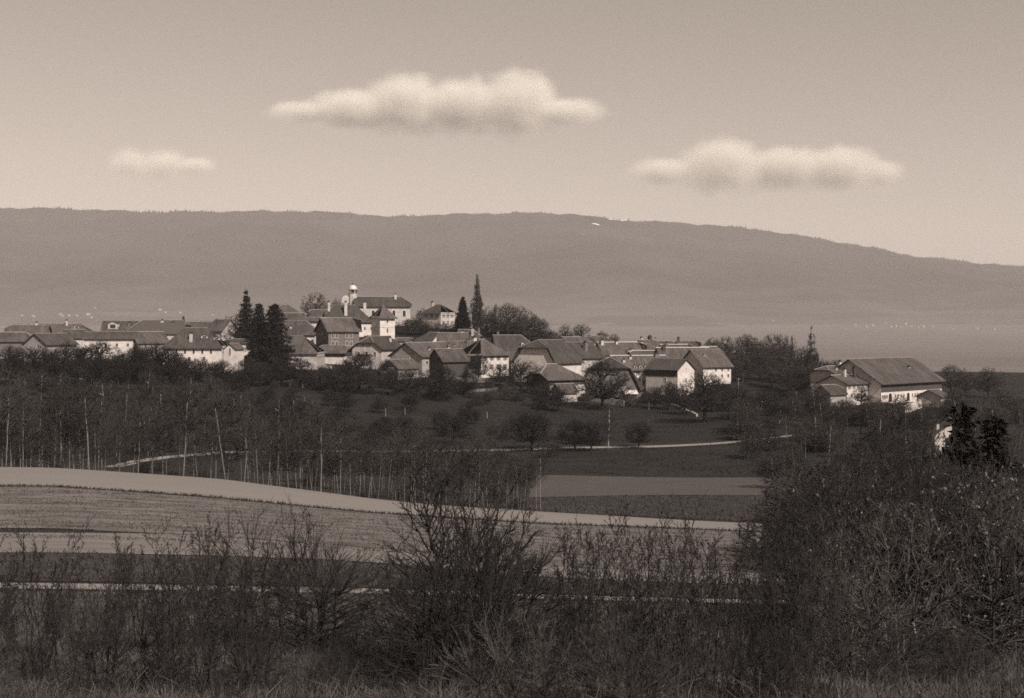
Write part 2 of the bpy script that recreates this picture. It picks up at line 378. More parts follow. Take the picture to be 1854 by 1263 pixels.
# ------------------------------------------------------------------ buildings
WIN = {}
def window_meshes(w, h, style):
    key = (w, h, style)
    if key in WIN: return WIN[key]
    t = 0.09; a = MB()
    if style != 'hole':
        a.box((0, 0, h/2 + t/2), (w + 2*t, 0.10, t)); a.box((0, 0, -h/2 - t/2), (w + 2*t + 0.1, 0.16, t))
        for s in (-1, 1): a.box((s*(w/2 + t/2), 0, 0), (t, 0.10, h))
        a.box((0, 0.01, 0), (0.05, 0.06, h))
    else:
        a.box((0, 0, h/2 + .05), (w + .2, 0.08, .1)); a.box((0, 0, -h/2 - .05), (w + .2, 0.08, .1))
        for s in (-1, 1): a.box((s*(w/2 + .05), 0, 0), (.1, .08, h + .02))
    p = MB()
    if style == 'arch':
        n = 8; pts = [(-w/2, -0.012, -h/2), (w/2, -0.012, -h/2)] + [(w/2*cos(pi*k/n), -0.012, h/2 - w/2 + w/2*sin(pi*k/n)) for k in range(n+1)]
        p.poly(pts)
        a = MB()
        for k in range(n):
            a0, a1 = pi*k/n, pi*(k+1)/n; q = w/2; q2 = w/2 + 0.2; zc = h/2 - w/2
            a.poly([(q*cos(a0), -0.05, zc+q*sin(a0)), (q2*cos(a0), -0.05, zc+q2*sin(a0)), (q2*cos(a1), -0.05, zc+q2*sin(a1)), (q*cos(a1), -0.05, zc+q*sin(a1))])
        for s in (-1, 1): a.box((s*(w/2 + .1), -0.02, -w/4), (.2, .08, h - w/2))
    else:
        p.box((0, 0.0, 0), (w, 0.03, h))
    sh = MB(); sh.box((0, 0, 0), (w*0.5, 0.05, h))
    out = []
    for nm, b, mt in (('window', a, 'frame_paint'), ('pane', p, 'pane_glass'), ('shutter', sh, 'shutter_paint')):
        me = bpy.data.meshes.new(nm); me.from_pydata(b.v, [], b.f); me.update(); me.materials.append(MATS[mt]); out.append(me)
    WIN[key] = out
    return out

def add_window(root, pos, rz, w, h, style):
    a, p, s = window_meshes(round(w, 2), round(h, 2), style)
    o = link('door' if style == 'door' else 'window', a, root); o.location = pos; o.rotation_euler = (0, 0, rz)
    q = link('pane' if style != 'door' else 'door_leaf', p, o); q.location = (0, 0, 0)
    if style == 'shut':
        for sg in (-1, 1):
            c = link('shutter', s, o); c.location = (sg*(w/2 + 0.13 + w*0.25), 0.02, 0)

HOUSES = {}
def house(name, label, px, ridge, Y, th, L, W, eave, ends=(0, 0), wall='plaster_cream', oh=0.7, wins=(), chim=(), dorm=(), boards=None, group=None, cat='house', cap='ridge_tile', roofmat='roof_tile', below=2.0, verge=False, lower=None):
    t = radians(th); x0, zr = X(px, Y), Z(ridge, Y)
    yf = Y - 0.5*W*abs(cos(t)) - (0.5*L*abs(sin(t)) if abs(th) > 60 else 0)
    ze = Z(eave, yf); Hh = zr - ze
    cor = [(x0 + a*L/2*cos(t) - b*W/2*sin(t), Y + a*L/2*sin(t) + b*W/2*cos(t)) for a in (-1, 1) for b in (-1, 1)]
    zb = min(H(a, b) for a, b in cor) - below
    zg = H(x0, Y)
    root = empty(name, (x0, Y, zb), t); HOUSES[label] = root
    tag(root, label, cat, group)
    zr -= zb; ze -= zb
    wy, lx = W/2 + oh, L/2 + oh
    kl, kr = ends; tk = 0.22
    # --- roof
    def end(sg, k):
        d = k*wy*0.95; d = min(d, lx - 0.01)
        return dict(rx=sg*(lx - d), hx=sg*lx, hy=(1-k)*wy, hz=ze + (1-k)*Hh, k=k)
    El, Er = end(-1, kl), end(1, kr)
    if El['rx'] > Er['rx']: m_ = (El['rx'] + Er['rx'])/2; El['rx'] = m_; Er['rx'] = m_ + 0.001
    def side(sy):
        p = [(-lx, sy*wy, ze), (lx, sy*wy, ze)]
        if 0 < kr < 1: p.append((lx, sy*Er['hy'], Er['hz']))
        p.append((Er['rx'], 0, zr)); p.append((El['rx'], 0, zr))
        if 0 < kl < 1: p.append((-lx, sy*El['hy'], El['hz']))
        return p if sy < 0 else p[::-1]
    planes = [side(-1), side(1)]
    for E, sg in ((El, -1), (Er, 1)):
        if E['k'] > 0:
            tri = [(E['hx'], sg*-E['hy'], E['hz']), (E['hx'], sg*E['hy'], E['hz']), (E['rx'], 0, zr)]
            planes.append(tri)
    r = MB()
    for pl in planes:
        r.poly(pl, 0); lo = [(x, y, z - tk) for x, y, z in pl]; r.poly(lo[::-1], 1)
    out = planes[0][:1] and None
    # fascia all round
    loop = [(-lx, -wy, ze), (lx, -wy, ze)]
    if kr < 1: loop += [(lx, -Er['hy'], Er['hz'])] if 0 < kr else []
    loop += ([(lx, 0, zr)] if kr == 0 else []) + ([(lx, Er['hy'], Er['hz'])] if 0 < kr < 1 else []) + [(lx, wy, ze), (-lx, wy, ze)]
    loop += ([(-lx, El['hy'], El['hz'])] if 0 < kl < 1 else []) + ([(-lx, 0, zr)] if kl == 0 else []) + ([(-lx, -El['hy'], El['hz'])] if 0 < kl < 1 else [])
    for i in range(len(loop)):
        a, b = loop[i], loop[(i+1) % len(loop)]
        r.poly([(a[0], a[1], a[2]-tk), (b[0], b[1], b[2]-tk), b, a], 1)
    ro = r.build('roof', [roofmat, 'wood_dark'], root)
    if cap:
        c = MB(); rl = Er['rx'] - El['rx']
        def bar(a, b, w=0.12):
            a, b = np.array(a), np.array(b); d = b - a; ln = np.linalg.norm(d)
            if ln < 0.3: return
            d /= ln; u = np.cross(d, (0, 0, 1)); u /= max(np.linalg.norm(u), 1e-6); v = np.cross(u, d)
            P = [a + s1*u*w + s2*v*w*0.7 + v*0.05 for s1, s2 in ((-1, -1), (1, -1), (0.6, 1), (-0.6, 1))]; Q = [p + d*ln for p in P]
            for k in range(4): c.poly([P[k], P[(k+1) % 4], Q[(k+1) % 4], Q[k]])
            c.poly(P); c.poly(Q[::-1])
        bar((El['rx'], 0, zr), (Er['rx'], 0, zr))
        for E, k in ((El, kl), (Er, kr)):
            if k > 0:
                for s in (-1, 1): bar((E['rx'], 0, zr), (E['hx'], s*E['hy'], E['hz']), 0.12)
        if c.f: c.build('ridge_cap', cap, ro)
    # --- walls
    sl = Hh/wy; top = ze + sl*oh - tk - 0.02
    w = MB(); hl, hw = L/2, W/2
    def gable(sg, k):
        zt = min(ze + (1-k)*Hh, zr) - tk - 0.05; pts = [(sg*hl, -hw, 0), (sg*hl, hw, 0), (sg*hl, hw, top)]
        if k == 0: pts.append((sg*hl, 0, zr - tk - 0.05))
        elif k < 1:
            yy = max(0.0, min(hw, wy*(1-k) - 0.15)); pts += [(sg*hl, yy, zt), (sg*hl, -yy, zt)]
        pts.append((sg*hl, -hw, top))
        return pts if sg > 0 else pts[::-1]
    w.poly(gable(1, kr)); w.poly(gable(-1, kl))
    for s in (-1, 1):
        q = [(-hl, s*hw, 0), (hl, s*hw, 0), (hl, s*hw, top), (-hl, s*hw, top)]; w.poly(q if s < 0 else q[::-1])
    w.build('wall', wall, root)
    if boards:    # upper storey clad in planks; on the shuttered house they stand for wall shade: (sides, height of the cladding below the eave)
        for sd, hgt_b in boards:
            bm_ = MB(); nb = max(4, int((L if sd == 'f' else W)/0.5)); ln = (L if sd == 'f' else W)
            for k in range(nb):
                u = -ln/2 + (k + .5)*ln/nb; dz = 0.02*((k*7) % 3); g = ln/nb*0.46
                if sd == 'f': x_a, x_b, y_ = u-g, u+g, -hw-0.05-dz; q = [(x_a, y_, top-hgt_b), (x_b, y_, top-hgt_b), (x_b, y_, top), (x_a, y_, top)]
                else:
                    sg = -1 if sd == 'l' else 1; xx = sg*(hl+0.05+dz); k_ = kl if sg < 0 else kr
                    f_ = lambda yv: min(top + (hw - abs(yv))*sl, ze + (1-k_)*Hh - tk - .05)
                    ya, yb = u-g, u+g; q = [(xx, ya, top-hgt_b), (xx, yb, top-hgt_b), (xx, yb, f_(yb)), (xx, ya, f_(ya))]
                    if sg < 0: q = q[::-1]
                bm_.poly(q)
            bm_.build('plank_and_shade_cladding', 'wood_dark', root)
    if lower:     # masonry ground storey standing proud under the cladding: (material, height below eave where it starts)
        lw = MB(); zl = top - lower[1]
        lw.box((0, -hw - 0.06, zl/2), (L + 0.1, 0.12, zl)); lw.build('ground_storey_wall', lower[0], root)
    # --- openings: (side, n, u0, u1, drop below eave to centre, w, h, style)
    for sd, n, u0, u1, dz, ww, wh, st in wins:
        for k in range(n):
            u = (u0 + u1)/2 if n == 1 else u0 + (u1-u0)*k/(n-1); z = top - dz
            off = 0.14 if (lower and sd == 'f' and dz > lower[1]) else 0.03
            if sd == 'f': add_window(root, (-hl + u*L, -hw - off, z), 0, ww, wh, st)
            elif sd == 'l': add_window(root, (-hl - 0.03, hw - u*W, z), -pi/2, ww, wh, st)
            elif sd == 'r': add_window(root, (hl + 0.03, -hw + u*W, z), pi/2, ww, wh, st)
    # --- chimneys: (u along ridge 0..1, v across -1 front..1 back, rise above the ridge, width, kind)
    for u, v, up, cw, kd in chim:
        xx = -hl + u*L; yy = v*hw; zs = zr - abs(yy)*sl; zt = zr + up
        c = MB(); c.box((xx, yy, (zs - .5 + zt)/2), (cw, cw*0.8, zt - zs + .5))
        co = c.build('chimney', {'w': 'plaster_cream', 'd': 'stone_grey', 'k': 'wood_dark'}[kd], root)
        c = MB(); c.box((xx, yy, zt + 0.09), (cw + .25, cw*0.8 + .25, 0.16)); c.box((xx, yy, zt + 0.42), (cw*.6, cw*.5, 0.5)); c.build('chimney_cap', 'soot', co)
    # --- dormers: (u, fraction up the front slope, width, height)
    for u, v, dw, dh in dorm:
        xx = -hl + u*L; yy = -wy*(1 - v); zz = ze + v*Hh; dp = dh/sl + 0.3
        d = MB(); a = 0.45*dh
        d.poly([(xx-dw/2, yy, zz-.1), (xx+dw/2, yy, zz-.1), (xx+dw/2, yy, zz+dh), (xx, yy, zz+dh+a), (xx-dw/2, yy, zz+dh)], 0)
        for s in (-1, 1):
            d.poly([(xx+s*dw/2, yy, zz-.1), (xx+s*dw/2, yy+dp, zz+dh), (xx+s*dw/2, yy, zz+dh)], 0)
            d.poly([(xx+s*(dw/2+.2), yy-.25, zz+dh-.12), (xx+s*(dw/2+.2), yy+dp, zz+dh-.12), (xx, yy+dp+.3, zz+dh+a+.05), (xx, yy-.25, zz+dh+a+.05)], 1)
        do = d.build('dormer', ['plaster_cream', 'roof_tile'], root)
        p = MB(); p.box((xx, yy-.03, zz+dh*.5), (dw*.55, .05, dh*.7)); p.build('pane', 'pane_glass', do)
    return root

# left of the firs
house('house', 'hipped-roof house at the far left with a slim chimney and a dark skylight', 122, 585, 575, 8, 22, 12, 604, (0, 1), chim=[(.5,-.2,1.2,.8,'w')], dorm=[(.7,.55,2.2,.7)])
house('house', 'leftmost house, pale gable facing us behind the dark bushes', 92, 603, 518, 70, 18, 10.5, 624, wall='plaster_grey', wins=[('l',1,.5,.5,.6,.7,.8,'hole')])
house('house', 'low house with a bright wall strip between two bushes on the left', 201, 600, 530, 5, 19, 10, 613, wall='plaster_white', oh=.8, wins=[('f',3,.45,.9,2.6,.9,1.3,'plain')])
house('house', 'tall-roofed house with a white dormer wall and two chimneys', 221, 580.5, 590, 10, 15.5, 12, 600, dorm=[(.28,.25,4.2,2.2)], chim=[(.42,-.55,-1.2,.8,'w'), (.72,-.5,-.9,1.0,'d')])
house('farmhouse', 'broad half-hipped farmhouse with a pale chimney high on its roof', 290, 579, 575, 0, 23, 14, 604, (.6,.35), chim=[(.56,-.25,-.2,1.1,'w'), (.78,-.4,-1.1,.8,'d'), (.93,.1,1.0,1.0,'k')])
house('barn', 'low barn with streaked roof left of the white hipped house', 266, 600, 535, 40, 13, 12, 621, wall='plaster_grey', cat='barn')
house('house', 'long white hipped house with posts along its front, left of the firs', 355, 593, 510, 2, 22, 14, 630, (1,1), 'plaster_white', .9,
      wins=[('f',6,.08,.82,1.9,.8,1.7,'hole'), ('f',3,.2,.7,4.6,1.0,1.4,'plain')], chim=[(.46,-.72,-2.2,1.2,'w')], dorm=[(.68,.5,2.6,.8),(.9,.42,2.4,.8)])
house('annex', 'small white gabled annex with one tall narrow window beside the firs', 424, 621, 497, 76, 7, 4.6, 632, (0,0), 'plaster_white', .45, wins=[('l',1,.5,.5,1.0,.7,2.6,'plain')])
house('outhouse', 'low outhouse with white openings tucked under the left fir', 438, 613, 512, 4, 7, 8, 621, wall='plaster_white', wins=[('f',3,.2,.8,5.5,.9,1.4,'plain')])
house('house', 'house with a bright slanting gable end behind the tallest fir', 396, 578, 600, -28, 13, 11, 599, (1,0), 'plaster_cream')
house('house', 'plain low roof between the broad farmhouse and the fir group', 354, 582, 612, 4, 13, 10, 596)
house('house', 'steep pyramid roof peeping out right behind the fir pair', 517, 551, 625, 5, 14, 13, 568, (1,1))
house('house', 'low roof below the pyramid roof, right of the firs', 532, 566, 602, -5, 14, 9, 579, (0,.6))
house('house', 'house with white wall and a row of dark openings right of the firs', 541, 580, 560, -6, 16, 13, 606, (0,.8), 'plaster_white', .8, wins=[('f',5,.3,.95,.9,.7,.8,'hole'), ('f',2,.4,.9,3.3,.9,1.2,'plain')], chim=[(.35,-.6,-2.4,.8,'w')])
house('farmhouse', 'wide hipped roof low in front, just right of the fir pair', 535, 607, 515, -4, 20, 15, 640, (.3,1), 'stone_pale', .9)
house('shed', 'long low shed with dark plank wall on a pale plinth below the school', 607, 624.5, 525, -14, 11, 8, 639, (.3,.5), 'plaster_white', .9, boards=[('f',1.9),('r',1.6)], cat='shed')
house('school', 'grey stone schoolhouse with paired white-framed windows and pale corner quoins', 611, 575, 545, 30, 13.5, 13.5, 600, (0,.15), 'stone_grey', .9,
      wins=[('f',2,.14,.27,2.1,1.0,1.7,'plain'), ('f',2,.60,.74,2.1,1.0,1.7,'plain'), ('f',2,.14,.27,5.2,1.0,1.7,'plain'), ('f',2,.60,.74,5.2,1.0,1.7,'plain'), ('l',1,.5,.5,1.2,.9,1.3,'plain')], chim=[(.1,.3,-.4,1.0,'w')], cat='school')
house('mansion', 'big white mansion with three tall pale chimneys and rows of windows', 630, 552, 592, 15, 20, 14, 583, (.55,1), 'plaster_white', .8,
      wins=[('f',7,.1,.97,.9,.8,.8,'hole'), ('f',7,.1,.97,3.3,.8,1.3,'plain'), ('f',7,.1,.97,7.2,.9,1.6,'plain')], chim=[(.06,-.35,1.2,1.0,'w'), (.42,-.62,1.2,1.3,'w'), (.86,-.3,1.2,1.2,'w')], cat='mansion')
house('house', 'small steep roof left of the mansion with the tall chimneys', 577, 560, 602, 10, 8, 8, 574, (.3,0))
house('outhouse', 'low pale outhouse behind the dark gable of the school', 571, 574, 568, -12, 8, 7, 581, (0,0), 'plaster_white')
# the square tower
tw = house('tower', 'square white tower with a steep pyramid roof beside the church', 693.5, 552.5, 575, 36, 7.4, 7.4, 576, (1,1), 'plaster_white', 1.0, wins=[('f',1,.5,.5,2.2,.9,1.3,'hole'), ('f',1,.5,.5,6.2,.8,2.0,'plain')], cat='tower', below=3)
b = MB(); zt_ = Z(592, 570) - tw.location.z; b.box((0, 0, zt_), (7.56, 7.56, .25)); b.build('string_course', 'plaster_cream', tw)
# church with its domed turret
ch = house('church', 'white church with arched windows, long roof and domed bell turret', 692, 537, 640, 9, 26, 13, 554.5, (.25,.65), 'plaster_cream', .9,
      wins=[('f',1,.32,.32,3.6,1.5,3.0,'arch'), ('f',1,.70,.70,3.6,1.5,3.0,'arch'), ('f',1,.89,.89,3.6,1.5,3.0,'arch')], chim=[(.74,-.35,1.2,1.1,'w')], cat='church', below=3)
tz = lambda row: Z(row, 636) - ch.location.z
cx_, cy_ = (X(639, 636) - ch.location.x), (636 - ch.location.y); a_ = radians(9); tcx, tcy = cx_*cos(a_) + cy_*sin(a_), -cx_*sin(a_) + cy_*cos(a_)
b = MB(); b.lathe([(2.1, tz(556)), (2.0, tz(531)), (2.25, tz(530.6)), (2.25, tz(530)), (0.1, tz(529.9))], (tcx, tcy, 0), 8); tu = b.build('turret', 'plaster_cream', ch)
for k in range(8):
    a = 2*pi*(k+.5)/8; b = MB(); b.box((tcx + 1.7*cos(a), tcy + 1.7*sin(a), (tz(530)+tz(523.6))/2), (.42, .42, tz(523.6)-tz(530)), 0, a); b.build('lantern_post', 'wood_dark' if k % 2 else 'plaster_grey', tu)
b = MB(); b.lathe([(0.6, tz(530)), (0.6, tz(527)), (.75, tz(526.5)), (.1, tz(524.5))], (tcx, tcy, 0), 8); b.build('bell', 'wood_dark', tu)
b = MB(); b.lathe([(2.15, tz(523.8)), (2.2, tz(523.2)), (1.95, tz(522.6))] + [(1.95*cos(q), tz(522.6) + (tz(515.5)-tz(522.6))*sin(q)) for q in np.linspace(.1, pi/2-.04, 9)], (tcx, tcy, 0), 16); dm = b.build('dome', 'sheet_metal', tu)
b = MB(); b.lathe([(.14, tz(516)), (.10, tz(513.5)), (.3, tz(513.2)), (.3, tz(512.4)), (.06, tz(512)), (.04, tz(506.5))], (tcx, tcy, 0), 6); b.box((tcx, tcy, tz(508.5)), (.7, .08, .08)); b.build('finial', 'soot', tu)
g = MB(); pts = [(tcx - 3.4 + 1.8*cos(q), tcy - .4, tz(541) + 1.7*sin(q)) for q in np.linspace(0, pi, 9)]
for dy in (0,): g.poly([(tcx-1.6, tcy-.4, tz(548)), *pts, (tcx-5.2, tcy-.4, tz(548))])
q2 = [(x, y+3, z) for x, y, z in pts]
for k in range(8): g.poly([pts[k], pts[k+1], q2[k+1], q2[k]], 1)
g.build('curved_gable', ['plaster_cream', 'roof_tile'], ch)
house('villa', 'hipped villa with shuttered white side, left of the dark conical sequoia', 794, 551, 650, -40, 12.5, 10, 567, (1,1), 'plaster_cream', .9, wins=[('r',3,.2,.8,1.7,.8,1.6,'shut'), ('r',3,.2,.8,4.8,.8,1.6,'shut'), ('f',3,.2,.8,1.7,.8,1.6,'shut')], chim=[(.2,-.1,1.1,1.1,'w')], cat='villa')
# centre
house('house', 'house showing a bright white triangular gable below the sequoia', 777, 601, 570, -32, 10, 10, 617, (1,0), 'plaster_white', .5)
house('house', 'plain broad roof right of the white triangular gable', 820, 602, 556, 0, 12, 14, 630, (0,0), chim=[(.75,-.9,-4.0,.9,'w')])
house('house', 'roof with three stubby chimneys in front of the poplar', 850, 596, 588, -8, 9, 11, 616, (0,.6), chim=[(.2,-.5,-.8,.9,'w'), (.72,-.6,.4,1.1,'w'), (1.0,-.3,.8,.9,'d')])
house('house', 'cream house with half-hipped gable, balcony and windows below the tower', 684, 608, 520, 66, 17, 13, 632, (.5,0), 'plaster_cream', .9, wins=[('l',2,.38,.6,-1.2,.8,1.6,'plain'), ('l',3,.22,.78,2.2,1.0,1.7,'plain')], chim=[(.75,-.5,-.6,.8,'w')])
BAL = list(HOUSES.values())[-1]
b = MB(); bz = Z(641, 512) - BAL.location.z
b.box((-8.5-.75, 1.0, bz), (1.2, 6.5, .15)); b.box((-8.5-1.3, 1.0, bz+.9), (.08, 6.5, .08))
for k in range(14): b.box((-8.5-1.3, 1.0 - 3.2 + k*.49, bz+.45), (.06, .06, .9))
b.build('balcony', 'wood_dark', BAL)
house('barn', 'grey gabled barn with small round holes, in front of the tower', 770, 619, 510, 52, 22, 16.5, 645, (0,0), 'plaster_grey', .8, wins=[('l',2,.35,.65,-2.6,.5,.5,'hole'), ('l',1,.58,.58,.6,.8,1.2,'plain'), ('l',3,.15,.45,1.6,.5,.5,'hole'), ('f',2,.12,.3,2.4,1.2,1.4,'plain')], chim=[(.35,-.6,-2.2,.6,'w'), (.9,-.5,-1,.6,'w')], cat='barn')
house('outbuilding', 'small low gabled outbuilding with one round hole in its gable', 724, 650, 495, 46, 10, 9.5, 667, (0,0), 'plaster_grey', .6, wins=[('l',1,.5,.5,-.6,.5,.5,'hole')])
house('hut', 'tiny garden hut with a dark roof below the low gabled outbuilding', 699, 666, 486, 25, 5, 4, 674, (0,0), 'wood_dark', .5, cat='hut')
house('house', 'white hipped house with two rows of shuttered windows and one big chimney', 874, 613.5, 512, 46, 15, 13.5, 643, (1,1), 'plaster_white', .9, wins=[('f',4,.13,.87,1.5,.9,1.8,'shut'), ('f',4,.13,.87,4.8,.9,1.8,'shut'), ('l',3,.2,.8,1.5,.9,1.8,'shut')], chim=[(.22,.05,.6,1.5,'w')], boards=[('l',5.5)])  # left wall's shade put in as dark planks, not real cladding
house('barn', 'dark plank annex with pale roof, left of the shuttered white house', 812, 631, 500, 36, 11, 10, 654, (0,0), 'wood_dark', .9, chim=[(.55,.2,.6,.8,'w')], cat='barn')
house('house', 'big-roofed house with a small pale dormer right of the shuttered house', 927, 606, 552, 12, 15, 14, 635, (0,.6), 'plaster_grey', .8, dorm=[(.72,.22,1.4,1.6)], chim=[(.1,0,1.3,.9,'d')])
house('barn', 'large barn with a broad half-hipped pale gable in the centre', 992, 614.5, 500, 52, 17, 19, 657, (.33,0), 'plaster_white', .9, cat='barn')
house('house', 'house with a thick dark-topped chimney joined behind the large barn', 1046, 619, 522, 48, 16, 14, 648, (0,0), 'stone_pale', .8, wins=[('f',2,.4,.8,3.2,1.0,1.4,'plain')], chim=[(.5,-.55,-.1,1.6,'d')])
house('house', 'house with a small white left gable and chimney on the skyline', 1043, 609, 572, 24, 13, 9, 622, (0,.3), 'plaster_white', .6, chim=[(.75,0,1.2,1.2,'k')])
house('house', 'plain low roof on the skyline right of the small white gable', 1090, 608, 592, 3, 10, 9, 619, (0,1))
house('house', 'long roof with bright ridge and three chimneys above the dormer row', 1121, 619, 546, 16, 18, 13, 642, (0,.2), cap='sheet_metal', chim=[(.06,-.2,.8,1.2,'w'), (.42,-.15,.3,.9,'w'), (.7,-.75,-3.0,1.2,'w')], dorm=[(.62,.12,1.8,1.0)])
house('house', 'narrow low roof strip directly above the roof with the dormer row', 1164, 634, 530, 4, 10, 7, 643, (.4,.2), cap='sheet_metal')
house('house', 'cream house with a row of dormers and bright ridge, right of centre', 1155, 643, 502, 10, 20, 14, 670, (0,0), 'plaster_white', .9, cap='sheet_metal', wins=[('f',4,.42,.82,1.5,.9,1.4,'shut'), ('f',4,.42,.82,4.6,.9,1.6,'shut')], dorm=[(.36,.13,1.2,.9),(.46,.13,1.2,.9),(.56,.13,1.2,.9),(.66,.13,1.2,.9)], chim=[(.33,-.25,-.4,1.1,'w'), (.18,-.5,-1.5,1.0,'w'), (.86,-.1,.6,1.4,'d')])
house('barn', 'big barn with a shaded gable half hidden by the walnut tree', 1107, 645, 478, 80, 16, 21, 706, (.33,0), 'stone_grey', .8, wins=[('l',1,.75,.75,.4,.7,1.6,'plain'), ('l',1,.3,.3,1.0,.8,1.0,'plain')], cat='barn')
house('hut', 'open wooden hut with a pale tin roof below the shaded barn', 1140, 706, 462, 15, 4, 3.4, 713, (0,0), 'wood_dark', .5, roofmat='sheet_metal', cat='hut')
house('barn', 'bright white gabled barn end with one small hole and a slit window', 1213, 649.5, 485, -44, 14.5, 10, 669, (0,0), 'plaster_white', .6, wins=[('r',1,.5,.5,-.2,.5,.5,'hole'), ('r',1,.5,.5,3.9,.6,1.4,'hole'), ('f',1,.62,.62,3.6,.9,1.2,'plain')], boards=[('f',2.6)], cat='barn')
house('house', 'house with an arched barn door behind the bright white gable', 1236, 628.7, 528, 8, 20, 16, 658, (0,0), 'plaster_white', .9, cap='sheet_metal', wins=[('f',1,.84,.84,3.0,2.4,2.8,'arch'), ('f',1,.95,.95,2.0,1.0,1.4,'plain')], chim=[(.1,-.2,.7,1.1,'k'), (.55,-.65,-3.2,1.6,'d')])
house('house', 'rightmost house of the row, white end wall with small windows', 1277, 632, 517, 32, 14, 14, 664, (0,0), 'plaster_white', .9, wins=[('f',3,.45,.9,1.6,.9,1.2,'plain'), ('f',3,.45,.9,4.0,.9,1.2,'plain')], dorm=[(.3,.6,1.2,.8)])
house('house', 'small gabled roof on the right skyline with a stout double chimney', 1172, 615, 602, 33, 9, 9, 631, (0,0), chim=[(.7,.1,1.5,1.6,'k'), (.2,.2,1.0,.9,'w')])
house('house', 'low skyline roof between the double chimney and the lone chimney', 1202, 617, 622, 3, 9, 9, 628, (0,.4), chim=[(.05,0,1.0,.8,'w')])
house('house', 'skyline roof with one lone dark chimney at its left end', 1243, 617, 602, 18, 9, 9, 631, (0,.2), chim=[(.05,0,1.4,1.0,'k')])
house('house', 'pale-verged roof falling towards the wood at the end of the village', 1283, 627, 560, 38, 9, 9, 640, (0,0), cap='sheet_metal')
# farm on the right
brn = house('barn', 'largest barn, right-hand farm, huge roof over dark planks and white arched base', 1596, 648, 470, 43, 40, 24, 692, (0,0), 'plaster_white', 1.2, chim=[(.73,-.45,-3.2,.9,'w')], boards=[('f',3.6)], lower=('plaster_white', 3.4),
      wins=[('f',1,.14,.14,5.2,2.2,3.0,'arch'), ('f',1,.43,.43,5.3,1.9,2.8,'arch'), ('f',1,.74,.74,5.2,2.0,2.8,'arch'), ('f',4,.02,.09,4.9,.8,1.3,'plain'), ('f',4,.22,.36,4.9,.8,1.3,'plain'), ('f',5,.50,.67,4.9,.8,1.3,'plain')], cat='barn')
house('farmhouse', 'white farmhouse with five windows leaning on the largest barn', 1527, 678, 451, 43, 13.5, 11.5, 694, (0,0), 'plaster_white', .8, wins=[('f',5,.12,.9,1.2,.8,1.3,'shut'), ('f',3,.2,.8,4.0,1.0,1.4,'plain')], chim=[(.42,-.2,1.9,1.0,'w'), (.75,-.35,2.4,1.0,'k')])
house('farmhouse', 'upper farmhouse roof with small chimneys left of the largest barn', 1503, 662, 459, 43, 9, 10, 676, (.5,0), 'plaster_cream', .8, chim=[(.15,.3,1.0,.8,'k'), (.4,-.6,-.5,.8,'w'), (.9,-.3,1.4,1.1,'w')])
house('lean_to', 'low lean-to with tiled roof before the farmhouse gable', 1502, 696, 440, 38, 8, 7, 714, (0,.4), 'plaster_grey', .6, cat='shed')
house('shed', 'small gabled shed with white side wall right of the largest barn', 1690, 704.5, 440, 48, 7, 8.5, 718, (0,0), 'plaster_cream', .6, cat='shed')
house('cottage', 'white cottage gable half hidden by the dark spruce at the right edge', 1722, 758, 300, 78, 9, 8, 790, (0,0), 'plaster_white', .6, chim=[(.35,.75,-1.0,.7,'w')], wins=[('l',1,.62,.62,.6,.8,1.2,'plain')], cat='cottage')

house('house', 'half-cut house beyond the left margin with a plain gabled roof', 52, 588, 560, 6, 16, 11, 606, (.3,0), 'stone_grey', chim=[(.7,0,1.0,.9,'w')])
house('barn', 'low barn roof farthest left beyond the village bushes', 14, 601, 530, 12, 17, 11, 618, (0,.4), 'stone_grey', cat='barn')
house('house', 'small roof wedge between the leftmost gable and the low bright-walled house', 137, 596, 546, 18, 8, 9, 612, (0,.3))
house('shed', 'tiny pale roof strip between tower foot and grey gabled barn', 731, 611, 546, -4, 6, 6, 617, (.3,.3), 'plaster_grey', .5, cat='shed')
house('house', 'small roof wedged between the shuttered house and the large barn', 934, 637, 520, 20, 7, 8, 652, (0,0), 'plaster_grey', .5)
house('house', 'low broad roof behind the dark plank annex', 832, 617, 536, 6, 11, 10, 632, (0,0), 'plaster_grey', .6, chim=[(.3,-.6,-1.6,.8,'w'), (.75,-.3,.4,.7,'k')])
house('house', 'short roof between the bright-ridged roofs and the double chimney', 1150, 622, 574, 8, 10, 8, 632, (.2,0), chim=[(.8,0,.8,.8,'w')])
house('house', 'roof strip in front of the lone dark chimney', 1222, 623, 574, 5, 12, 9, 634, (0,.2), cap='sheet_metal', chim=[(.2,-.1,.8,.9,'d')])

# low walls and terraces
def low_wall(label, pts, h, m, y0=400, y1=560, cat='wall', th=.5):
    P = [(X(px, y), y) for px, row in pts for y in [hit(px, row, y0, y1)]]
    b = MB()
    for (xa, ya), (xb, yb) in zip(P[:-1], P[1:]):
        n = max(1, int(math.hypot(xb-xa, yb-ya)/3)); d = math.hypot(xb-xa, yb-ya); nx, ny = -(yb-ya)/d*th/2, (xb-xa)/d*th/2
        for k in range(n):
            u, v = k/n, (k+1)/n; a = (xa+(xb-xa)*u, ya+(yb-ya)*u); c = (xa+(xb-xa)*v, ya+(yb-ya)*v); za, zc = H(*a), H(*c)
            lo = [(a[0]+nx, a[1]+ny, za-1), (c[0]+nx, c[1]+ny, zc-1), (c[0]-nx, c[1]-ny, zc-1), (a[0]-nx, a[1]-ny, za-1)]
            hh = h*(1 + .08*((k*5) % 3 - 1)); up = [(x, y, z + 1 + hh) for x, y, z in lo]
            b.poly(up[::-1]); 
            for q in range(4): b.poly([lo[q], up[q], up[(q+1) % 4], lo[(q+1) % 4]])
    tag(b.build('low_wall' if cat == 'wall' else 'terrace_wall', m), label, 'wall')
